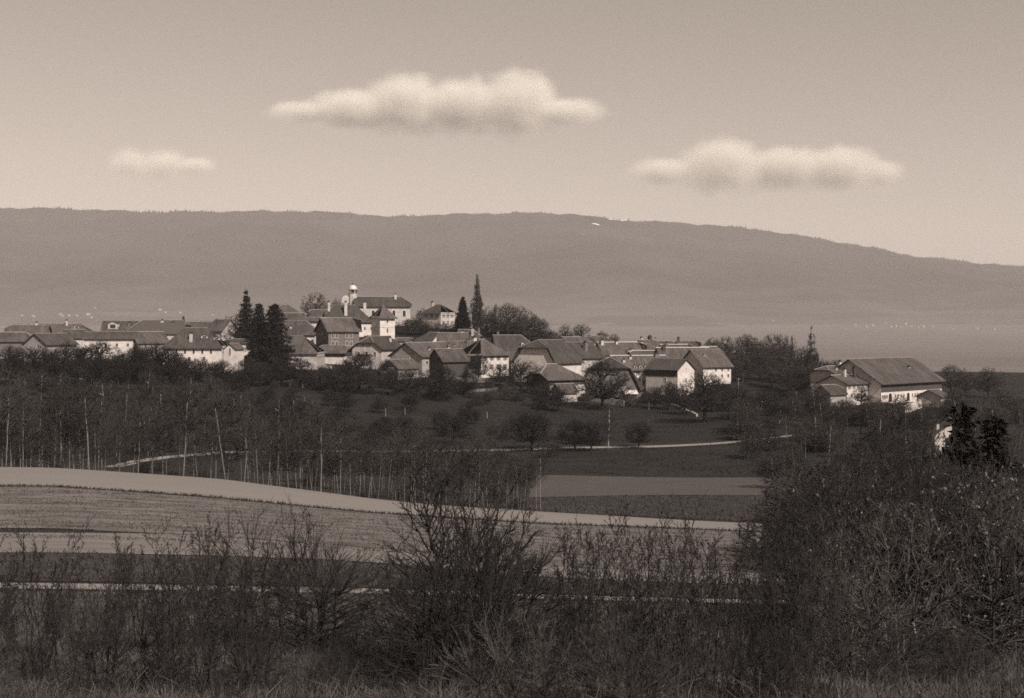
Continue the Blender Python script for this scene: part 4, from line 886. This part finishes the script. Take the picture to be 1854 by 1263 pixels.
# brush-covered slope on the right
for i in range(130):
    px = hx.uniform(1330, 1860); Y = hx.uniform(245, 430)
    if 1480 < px < 1690 and Y > 395: Y -= 60
    if px < 1400 and Y < 300: continue
    k = i % 3
    plant((SAPL[i % 2], BUSH[i % 2], YOUNG[i % 4])[k], px, Y, (hx.uniform(6, 9.5), hx.uniform(3.5, 6), hx.uniform(6, 9))[k], ('bare brown young tree on the brushy slope below the farm', 'bare bush on the brushy slope below the farm', 'pale-stemmed young tree on the brushy slope below the farm')[k], 'brush on the slope below the farm', ('tree', 'bush', 'tree')[k], 1.3)
for px, Y, top, lab in [(1582, 385, 742, 'small spruce below the terrace wall, left of the group'), (1603, 360, 760, 'shortest spruce of the group below the farm'), (1636, 350, 768, 'dark spruce in the middle below the farm'), (1660, 372, 740, 'taller spruce below the small shed')]:
    plant(SPR, px, Y, Z(top, Y) - H(X(px, Y), Y), lab, 'spruces below the farm', wide=1.15)
plant(SPR, 1742, 118, Z(728, 118) - H(X(1742, 118), 118), 'large dark spruce at the right edge before the cottage', wide=1.55)
plant(SPR, 1800, 104, Z(752, 104) - H(X(1800, 104), 104), 'lower dark spruce farthest right behind the thicket', wide=1.7)

# scrub scattered over the meadow and brush linking the slope to the near thicket
for i in range(46):
    px = hx.uniform(330, 1010); Y = hx.uniform(300, 455)
    plant(BUSH[i % 2], px, Y, hx.uniform(1.6, 3.6), 'low scrub bush scattered over the dark meadow', 'scrub on the meadow', 'bush', hx.uniform(.9, 1.5))
for i in range(24):
    px = hx.uniform(430, 980); Y = hx.uniform(345, 450)
    plant(ORCH[i % 3], px, Y, hx.uniform(3.5, 6.5), 'small bare orchard tree scattered over the meadow slope', 'orchard trees scattered on the meadow', 'tree', hx.uniform(.8, 1.2))
for i in range(48):
    px = hx.uniform(1400, 1870); Y = hx.uniform(95, 250)
    if px < 1470 and 160 < Y: continue
    k = i % 2
    plant((BUSH, SAPL)[k][(i//2) % 2], px, Y, (hx.uniform(3, 5), hx.uniform(5, 8.5))[k], ('bare bush in the brush behind the right foreground thicket', 'bare young tree in the brush behind the right foreground thicket')[k], 'brush behind the right thicket', ('bush', 'tree')[k], 1.1)
n_m = 70000   # rough grass and tussocks of the meadow
mx_ = hx.uniform(-170, 170, n_m); my_ = hx.uniform(285, 500, n_m); cl = np.sin(mx_*.21 + np.sin(my_*.13)*2)*np.sin(my_*.17 + np.cos(mx_*.08)*2)
kp = hx.random(n_m) < .35 + .6*cl; mx_, my_ = mx_[kp]*(my_[kp]/420)*1.25, my_[kp]; n_m = len(mx_); mz_ = hgt(mx_, my_); an = hx.uniform(0, 6.28, n_m); hh = hx.uniform(.12, .5, n_m)
P0 = np.stack([mx_, my_, mz_ - .02], 1); sd = np.stack([np.cos(an)*.16, np.sin(an)*.16, 0*an], 1); tp = P0 + np.stack([hx.normal(0, .2, n_m), hx.normal(0, .2, n_m), hh], 1)
tag(link('meadow_grass', np_mesh('meadow_grass', np.stack([P0 - sd, P0 + sd, tp], 1).reshape(-1, 3), np.arange(n_m*3).reshape(-1, 3)), None, 'tussock'), 'rough dark tussocks over the meadow below the village', 'grass', kind='stuff')

# ------------------------------------------------------------------ posts
def post(label, px, base, top, y0=380, y1=520, r=.09, arm=False):
    Y = hit(px, base, y0, y1); x = X(px, Y); h = (base - top)/F*Y
    b = MB(); b.lathe([(r*1.2, -.5), (r, h*.5), (r*.8, h), (.01, h+.05)], (0, 0, 0), 7)
    o = b.build('utility_pole' if arm else 'post', 'bark_pale'); o.location = (x, Y, H(x, Y))
    if arm:
        c = MB(); c.box((0, 0, h*.93), (1.2, .1, .1))
        for s in (-.5, -.2, .2, .5): c.lathe([(.05, h*.93), (.05, h*.93+.25), (.01, h*.93+.28)], (s, 0, 0), 6)
        c.build('cross_arm', 'bark_grey', o)
    tag(o, label, 'pole' if arm else 'post')
post('pale utility pole before the dark side of the shuttered house', 835, 684, 642, arm=True)
post('utility pole right of the row of houses', 1337, 716, 684, arm=True)
post('utility pole in front of the cream house with dormers', 1161, 712, 672, arm=True)
for px, base, top, lab in [(698, 756, 739, 'pale stake on the meadow, leftmost'), (733, 750, 738, 'short stake on the meadow, second'), (882, 757, 745, 'leaning pale stake in the middle of the meadow'), (694, 714, 698, 'pale post under the orchard'), (1175, 742, 728, 'fence post below the open hut'), (346, 694, 684, 'pale post below the long white house'), (430, 697, 688, 'short post on the slope edge below the annex'), (525, 702, 692, 'short pale post below the fir group'), (548, 703, 695, 'short pale post right of the fir group')]:
    post(lab, px, base, top, 320, 520, .12)
# ------------------------------------------------------------------ near brush
def merge_parts(k):
    """stems and twigs of a many-stemmed shrub as one mesh of branches"""
    a, b = k['parts'][0][1], k['parts'][1][1]; VV, FF, MI = [], [], []
    for j, me in enumerate((a, b)):
        v = np.zeros(len(me.vertices)*3, np.float32); me.vertices.foreach_get('co', v); f = np.zeros(len(me.loops), np.int32); me.loops.foreach_get('vertex_index', f)
        FF.append(f.reshape(-1, 4) + sum(len(q) for q in VV)); VV.append(v.reshape(-1, 3)); MI.append(np.full(len(f)//4, j))
    me = np_mesh('branches', np.concatenate(VV), np.concatenate(FF), np.concatenate(MI)); me.materials.append(a.materials[0]); me.materials.append(b.materials[0])
    k['parts'] = [('branches', me)]; return k
def near_shrub(seed, Hh, stems, lean, base, bark, twig, buds=0, n=(1, 9, 6, 4), r0=.03, rmin=.0042, ratio=(1, .34, .5, .5), ang=(0, 38, 42, 45), up=(.02, .08, .05, .02), wob=(.07, .14, .18, .2), name='bare_shrub', leaves=0, trunk=.95, start=(0, .25, .2, .15)):
    k = bare_tree(seed, base_P(H=Hh, stems=stems, base=base, lean=lean, n=list(n), nseg=[7, 5, 4, 3, 2][:len(n)], start=list(start), ratio=list(ratio), ang=list(ang), r0=r0, rmin=rmin, trunk=trunk, tap=[.3, .3, .4, .6, .7], up=list(up), wob=list(wob), rr=[1, .5, .55, .6, .7]), bark, twig, name)
    if name == 'bare_shrub': merge_parts(k)
    nr = np.random.default_rng(seed)
    if buds:
        pts = [s[1] for s in k['segs'] if s[4] >= len(n) - 2]; pts = [pts[i] for i in nr.permutation(len(pts))[:buds]]
        k['parts'].append(('buds', leaf_mesh('buds', pts, .045, nr, 'twig_dark', 2, .012)))
    if leaves:
        pts = [s[1] for s in k['segs'] if s[4] >= len(n) - 1]; pts = [pts[i] for i in nr.permutation(len(pts))[:leaves]]
        k['parts'].append(('leaves', leaf_mesh('leaves', pts, .085, nr, 'leaf_dead', 2, .06, .3)))
    return k
HAW = fill_tree(201, 6.6, 8.2, .35, lambda t: mound(t)*(.8 + .2*math.sin(9*t)), 3900, .0085, 3, .30, .05, 'bark_dark', 'twig_near', 'hawthorn_tree', thick=.37, alpha=.6, stems=5, base=.5, up=.5, asp=1.2)
HAW['parts'].append(('buds', leaf_mesh('buds', HAW['tips'][::2], .05, np.random.default_rng(3), 'twig_dark', 2, .012)))
STEM = [near_shrub(210 + i, 4.2, 6, .25, .7, 'twig_near', 'twig_near' if i != 1 else 'twig_near_pale', 400, n=(1, 8, 5, 2), r0=.026, rmin=.0075, ratio=(1, .3, .5, .5), ang=(0, 30, 38, 42), up=(.02, .12, .08, .04)) for i in range(3)]
def as_shrub(k):
    return merge_parts(k)
BROD = [as_shrub(fill_tree(220 + i, 3.6, 5.0, .2, mound, 1000, .0065, 3, .32, .022, 'twig_near', 'twig_near' if i else 'twig_thicket', 'bare_shrub', thick=.36, alpha=.9, stems=9, base=.9, up=1.2)) for i in range(3)]
THIC = []
for i in range(2):
    k = as_shrub(fill_tree(230 + i, 7, 7, .6, mound, 950, .0115, 3, .5, .05, 'lit_branch' if i else 'bark_grey', 'twig_thicket' if i else 'lit_branch', 'bare_shrub', thick=.4, alpha=.7, stems=5, base=1.0, up=.8))
    k['parts'].append(('leaves', leaf_mesh('leaves', k['tips'][::6], .11, np.random.default_rng(i), 'leaf_dead', 2, .08, .3))); THIC.append(k)
def near(kind, px, Y, top, label, group=None, cat='shrub', wide=1.0, rz=None):
    x = X(px, Y); h = max(.8, Z(top, Y) - H(x, Y)); return plant(kind, px, Y, h, label, group, cat, wide, rz)
near(HAW, 846, 40, 812, 'big dark thorny tree with knobbly buds in the middle foreground', cat='tree', wide=.98, rz=.6)
near(BROD[1], 845, 33, 955, 'dense dark shrub at the foot of the thorny tree', wide=1.1)
near(BROD[2], 890, 36, 940, 'dark shrub leaning right at the foot of the thorny tree', wide=1.1)
near(BROD[0], 498, 50, 912, 'rounded pale-brown shrub left of the thorny tree', wide=1.15)
near(BROD[1], 560, 46, 955, 'fine-twigged shrub between the rounded shrub and the thorny tree', wide=1.1)
nx = np.random.default_rng(9)
for i in range(16):
    px = -40 + i*33 + nx.uniform(-14, 14)
    near(STEM[i % 3], px, nx.uniform(28, 46), nx.uniform(930, 1035), 'tall thin bare stems in the left foreground brush', 'thin stems of the left foreground', wide=.9)
for i in range(14):
    px = 1035 + i*34 + nx.uniform(-12, 12)
    near(STEM[(i + 1) % 3], px, nx.uniform(26, 44), nx.uniform(868, 985), 'tall thin bare stems in the brush right of the thorny tree', 'thin stems right of the thorny tree', wide=.85)
for i in range(30):
    px = -60 + i*65 + nx.uniform(-18, 18); Y = nx.uniform(24, 40)
    if px < 600 and i % 2 or i % 4 == 1: continue
    near(BROD[i % 3], px, Y, nx.uniform(1075, 1160), 'low tangled bare shrub along the bottom of the foreground', 'low shrubs of the foreground', wide=1.0)
for i in range(19):
    px = 1440 + 415*nx.random()**.8; Y = nx.uniform(34, 72)
    tp = np.interp(px, [1380, 1430, 1500, 1600, 1750, 1860], [985, 915, 850, 805, 790, 770]) + nx.uniform(0, 120) + (60 if Y < 45 else 0)
    near(THIC[i % 2], px, Y, tp, 'dense tangled shrub with a few withered leaves in the right foreground thicket', 'leafy shrubs of the right thicket', wide=.95)
for px, Y, tp, wd, lab in [(1512, 52, 850, .6, 'bare thorny tree rising at the left end of the right thicket'), (1590, 58, 790, .6, 'tallest bare thorny tree rising out of the right thicket'), (1655, 50, 815, .6, 'bare thorny tree right of the tallest one in the thicket'), (1440, 44, 902, .7, 'low bare thorny tree where the right thicket begins'), (1715, 46, 850, .65, 'bare thorny tree near the right margin of the thicket')]:
    near(HAW, px, Y, tp, lab, 'thorny trees of the right thicket', 'tree', wd)
for i in range(10):
    px = 1425 + i*34 + nx.uniform(-10, 10); tp = np.interp(px, [1380, 1430, 1500, 1600, 1750, 1860], [985, 915, 850, 805, 790, 770]) + nx.uniform(-75, 20)
    near(STEM[i % 3], px, nx.uniform(50, 64), tp, 'tall bare stems standing out above the right foreground thicket', 'tall stems above the right thicket', wide=.9)
for px, Y, h_, lab in [(1706, 138, 6.5, 'dark bare tree left of the large dark spruce'), (1768, 132, 8, 'dark bare tree right behind the large dark spruce'), (1830, 128, 8.5, 'dark bare tree farthest right among the spruces'), (1725, 104, 5, 'low dark tree at the foot of the large dark spruce')]:
    plant(ORCH[int(px) % 3], px, Y, h_, lab, 'dark trees round the spruces')
# bramble and dry grass carpet
n_b = 13000
bx = nx.uniform(-26, 30, n_b); by = nx.uniform(17, 71, n_b); bx = bx*(by/45); bz = hgt(bx, by)
hh = nx.uniform(.25, .95, n_b)*np.where(by > 50, .75, 1.0); an = nx.uniform(0, 6.28, n_b); le = nx.uniform(.1, .6, n_b)
A = np.stack([bx, by, bz - .05], 1); B = A + np.stack([np.cos(an)*le*hh*.5, np.sin(an)*le*hh*.5, hh*.65], 1); C = B + np.stack([np.cos(an)*le*hh, np.sin(an)*le*hh, hh*.28], 1)
sg = [(A[i], B[i], .007, .006, 0) for i in range(n_b)] + [(B[i], C[i], .006, .003, 0) for i in range(n_b)]
V, Fc = tubes(sg, 3); tag(link('bramble', np_mesh('bramble', V, Fc, (np.arange(len(Fc)) % 15 < 3).astype(int)), None, ['twig_near', 'dry_stalk']), 'tangle of brambles and dead stalks over the foreground slope', 'bramble', kind='stuff')
n_g = 90000
bx = nx.uniform(-26, 30, n_g); by = nx.uniform(16, 73, n_g); bx = bx*(by/45); bz = hgt(bx, by); cl = np.sin(bx*1.1 + np.sin(by*.7)*2)*np.sin(by*.9 + np.cos(bx*.5)*2)
hh = nx.uniform(.12, .4, n_g)*(1 + .5*cl); an = nx.uniform(0, 6.28, n_g); w = .012 + .0002*by
P0 = np.stack([bx, by, bz - .02], 1); sd = np.stack([np.cos(an)*w, np.sin(an)*w, 0*w], 1); tp = P0 + np.stack([nx.normal(0, .12, n_g), nx.normal(0, .12, n_g), hh], 1)
V = np.stack([P0 - sd, P0 + sd, tp], 1).reshape(-1, 3)
tag(link('dry_grass', np_mesh('dry_grass', V, np.arange(n_g*3).reshape(-1, 3)), None, 'dry_grass'), 'withered grass covering the foreground slope', 'grass', kind='stuff')
# weedy tufts along the field edges
n_w = 9000   # fringe, weedy strip, weedy field and stubble
pw = nx.uniform(-420, 1600, n_w); yw = np.where(np.arange(n_w) % 2 == 0, np.interp(pw, [-420,92,400,660,1000,1200,1420,1640], [130.8,133.3,131.3,130.8,134.8,138.3,140.8,141.8]) + nx.normal(0, .25, n_w), nx.uniform(77, 91, n_w))
xw = (pw - CX)/F*yw; zw = hgt(xw, yw); hh = nx.uniform(.15, .5, n_w)*np.where(np.arange(n_w) % 2 == 0, .8, .7); an = nx.uniform(0, 6.28, n_w)
P0 = np.stack([xw, yw, zw], 1); sd = np.stack([np.cos(an)*.06, np.sin(an)*.06, 0*an], 1); tp = P0 + np.stack([nx.normal(0, .15, n_w), nx.normal(0, .15, n_w), hh], 1)
V = np.stack([P0 - sd, P0 + sd, tp], 1).reshape(-1, 3)
P1, T1 = [], []
for n_, pa, pb, ya, yb, hmin, hmax, ww in ((14000, 860, 1640, 160, 227, .15, .5, .07), (60000, -420, 1640, 98, 139, .05, .16, .05)):
    pw = nx.uniform(pa, pb, n_); yw = nx.uniform(ya, yb, n_); cl = np.sin(yw*2.1 + .002*pw) + np.sin(yw*.83 + 1)*.8 + nx.normal(0, .9, n_); kk = cl > -.1; pw, yw = pw[kk], yw[kk]
    kk = yw < np.interp(pw, [-420,92,400,660,1000,1200,1420,1640], [130.6,133.1,131.1,130.6,134.6,138.1,140.6,141.6]) if yb < 150 else np.ones(len(pw), bool); pw, yw = pw[kk], yw[kk]
    xw = (pw - CX)/F*yw; q0 = np.stack([xw, yw, hgt(xw, yw) + .03], 1); an = nx.uniform(0, 6.28, len(pw)); sd = np.stack([np.cos(an)*ww, np.sin(an)*ww, 0*an], 1)
    P1.append(np.stack([q0 - sd, q0 + sd, q0 + np.stack([nx.normal(0, .08, len(pw)), nx.normal(0, .08, len(pw)), nx.uniform(hmin, hmax, len(pw))], 1)], 1).reshape(-1, 3))
Vs = np.concatenate(P1); tag(link('stubble_tufts', np_mesh('stubble_tufts', Vs, np.arange(len(Vs)).reshape(-1, 3)), None, 'stubble_tuft'), 'broken stubble and clods strewn over the fields', 'stubble', kind='stuff')
tag(link('field_weeds', np_mesh('field_weeds', V, np.arange(n_w*3).reshape(-1, 3)), None, 'twig_dark'), 'dark weeds fringing the field edges', 'weeds', kind='stuff')
# ------------------------------------------------------------------ air and clouds
m = MB(); m.box((0, 7020, (1075 - 68)/2), (24600, 14180, 1075 + 68)); hz = m.build('haze', None)
hm = bpy.data.materials.new('haze_air'); hm.use_nodes = True; hm.node_tree.nodes.clear()
ho = hm.node_tree.nodes.new('ShaderNodeOutputMaterial'); hv = hm.node_tree.nodes.new('ShaderNodeVolumePrincipled')
hv.inputs['Density'].default_value = HAZE; hv.inputs['Color'].default_value = (0.97, 0.91, 0.91, 1); hv.inputs['Anisotropy'].default_value = 0.0
hm.node_tree.links.new(hv.outputs[0], ho.inputs['Volume']); hz.data.materials.append(hm); hm.cycles.homogeneous_volume = True
tag(hz, kind='stuff')

def cloud(label, dist, lobes, base_row, dens):
    """lobes: (px, top_row, half width px); a lumpy closed shell filled with vapour that thins towards its skin"""
    zb = Z(base_row, dist); L = [(X(px, dist), (w/F)*dist, Z(tr, dist) - zb) for px, tr, w in lobes]
    cx0 = sum(l[0] for l in L)/len(L); x0 = min(l[0]-l[1]*1.1 for l in L); x1 = max(l[0]+l[1]*1.1 for l in L)
    cxm, hx = (x0+x1)/2, (x1-x0)/2; hy = 0.34*hx; hmax = max(l[2] for l in L)
    nr, na = 24, 72; V = []; rng = np.random.default_rng(len(label))
    def top(x, y):
        z = 0.0
        for lx, lw, lh in L:
            q = 1 - ((x + cxm - lx)/lw)**2 - (y/(hy*min(1, lw/hx*1.9 + .2)))**2
            if q > 0: z = max(z, lh*q**0.6)
        return z * (1 + 0.10*sin(x*0.004 + y*0.006) + 0.06*sin(x*0.011 + 2))
    ring = lambda i, k: (hx*(i/nr)*cos(2*pi*k/na), hy*(i/nr)*sin(2*pi*k/na))
    me_v, me_f = [], []
    for s in (1, -1):
        for i in range(nr + 1):
            for k in range(na):
                x, y = ring(i, k); t = top(x, y)
                edge = 0.0 if i == nr else 1.0
                me_v.append((x, y, (t*1.12 + 40)*edge if s > 0 else -0.62*(t + 30)*edge))
        b = 0 if s > 0 else (nr+1)*na
        for i in range(nr):
            for k in range(na):
                q = [b+i*na+k, b+i*na+(k+1) % na, b+(i+1)*na+(k+1) % na, b+(i+1)*na+k]
                me_f.append(q if s < 0 else q[::-1])
    me = bpy.data.meshes.new('cloud'); me.from_pydata(me_v, [], me_f)
    import bmesh
    bm = bmesh.new(); bm.from_mesh(me); bmesh.ops.remove_doubles(bm, verts=bm.verts, dist=0.5); bmesh.ops.recalc_face_normals(bm, faces=bm.faces); bm.to_mesh(me); bm.free()
    o = link('cloud', me); o.location = (cxm, dist, zb)
    mt = bpy.data.materials.new('cloud_vapour'); mt.use_nodes = True; nt = mt.node_tree; N, Lk = nt.nodes, nt.links; N.clear()
    out = N.new('ShaderNodeOutputMaterial'); pv = N.new('ShaderNodeVolumePrincipled')
    pv.inputs['Color'].default_value = (1, 0.96, 0.90, 1); pv.inputs['Anisotropy'].default_value = -0.25
    tc = N.new('ShaderNodeTexCoord'); f = None
    for lx, lw, lh in L:
        ma = N.new('ShaderNodeVectorMath'); ma.operation = 'SUBTRACT'; ma.inputs[1].default_value = (lx - cxm, 0, lh*0.25)
        dv = N.new('ShaderNodeVectorMath'); dv.operation = 'DIVIDE'; dv.inputs[1].default_value = (lw, hy*min(1, lw/hx*1.9 + .2), lh*0.9)
        ln = N.new('ShaderNodeVectorMath'); ln.operation = 'LENGTH'
        Lk.new(tc.outputs['Object'], ma.inputs[0]); Lk.new(ma.outputs[0], dv.inputs[0]); Lk.new(dv.outputs[0], ln.inputs[0])
        sb = N.new('ShaderNodeMath'); sb.operation = 'SUBTRACT'; sb.inputs[0].default_value = 1; Lk.new(ln.outputs['Value'], sb.inputs[1])
        if f is None: f = sb.outputs[0]
        else:
            mx = N.new('ShaderNodeMath'); mx.operation = 'SMOOTH_MAX'; mx.inputs[2].default_value = 0.15; Lk.new(f, mx.inputs[0]); Lk.new(sb.outputs[0], mx.inputs[1]); f = mx.outputs[0]
    nz = N.new('ShaderNodeTexNoise'); nz.inputs['Scale'].default_value = 0.003; nz.inputs['Detail'].default_value = 3.5; nz.inputs['Roughness'].default_value = 0.6; Lk.new(tc.outputs['Object'], nz.inputs['Vector'])
    na_ = N.new('ShaderNodeMath'); na_.operation = 'MULTIPLY_ADD'; na_.inputs[1].default_value = 0.85; na_.inputs[2].default_value = -0.44; Lk.new(nz.outputs['Fac'], na_.inputs[0])
    sm = N.new('ShaderNodeMath'); sm.operation = 'ADD'; Lk.new(f, sm.inputs[0]); Lk.new(na_.outputs[0], sm.inputs[1])
    mr = N.new('ShaderNodeMapRange'); mr.interpolation_type = 'SMOOTHSTEP'; mr.inputs[1].default_value = 0.0; mr.inputs[2].default_value = 0.9; mr.inputs[3].default_value = 0; mr.inputs[4].default_value = dens
    Lk.new(sm.outputs[0], mr.inputs[0]); Lk.new(mr.outputs[0], pv.inputs['Density']); Lk.new(pv.outputs[0], out.inputs['Volume'])
    me.materials.append(mt)
    tag(o, label, 'cloud', 'clouds above the mountain')
cloud('longest white cloud, high above the village church', 20000, [(560,185,100),(650,160,110),(740,132,105),(840,138,110),(935,124,100),(1015,178,110)], 208, 0.0048)
cloud('flat white cloud low on the right above the falling crest', 20000, [(1200,285,75),(1310,248,100),(1420,262,100),(1520,262,100),(1590,285,60)], 318, 0.0048)
cloud('smallest white cloud, low on the left above the crest', 20000, [(240,266,50),(295,268,62),(352,284,55)], 306, 0.0048)
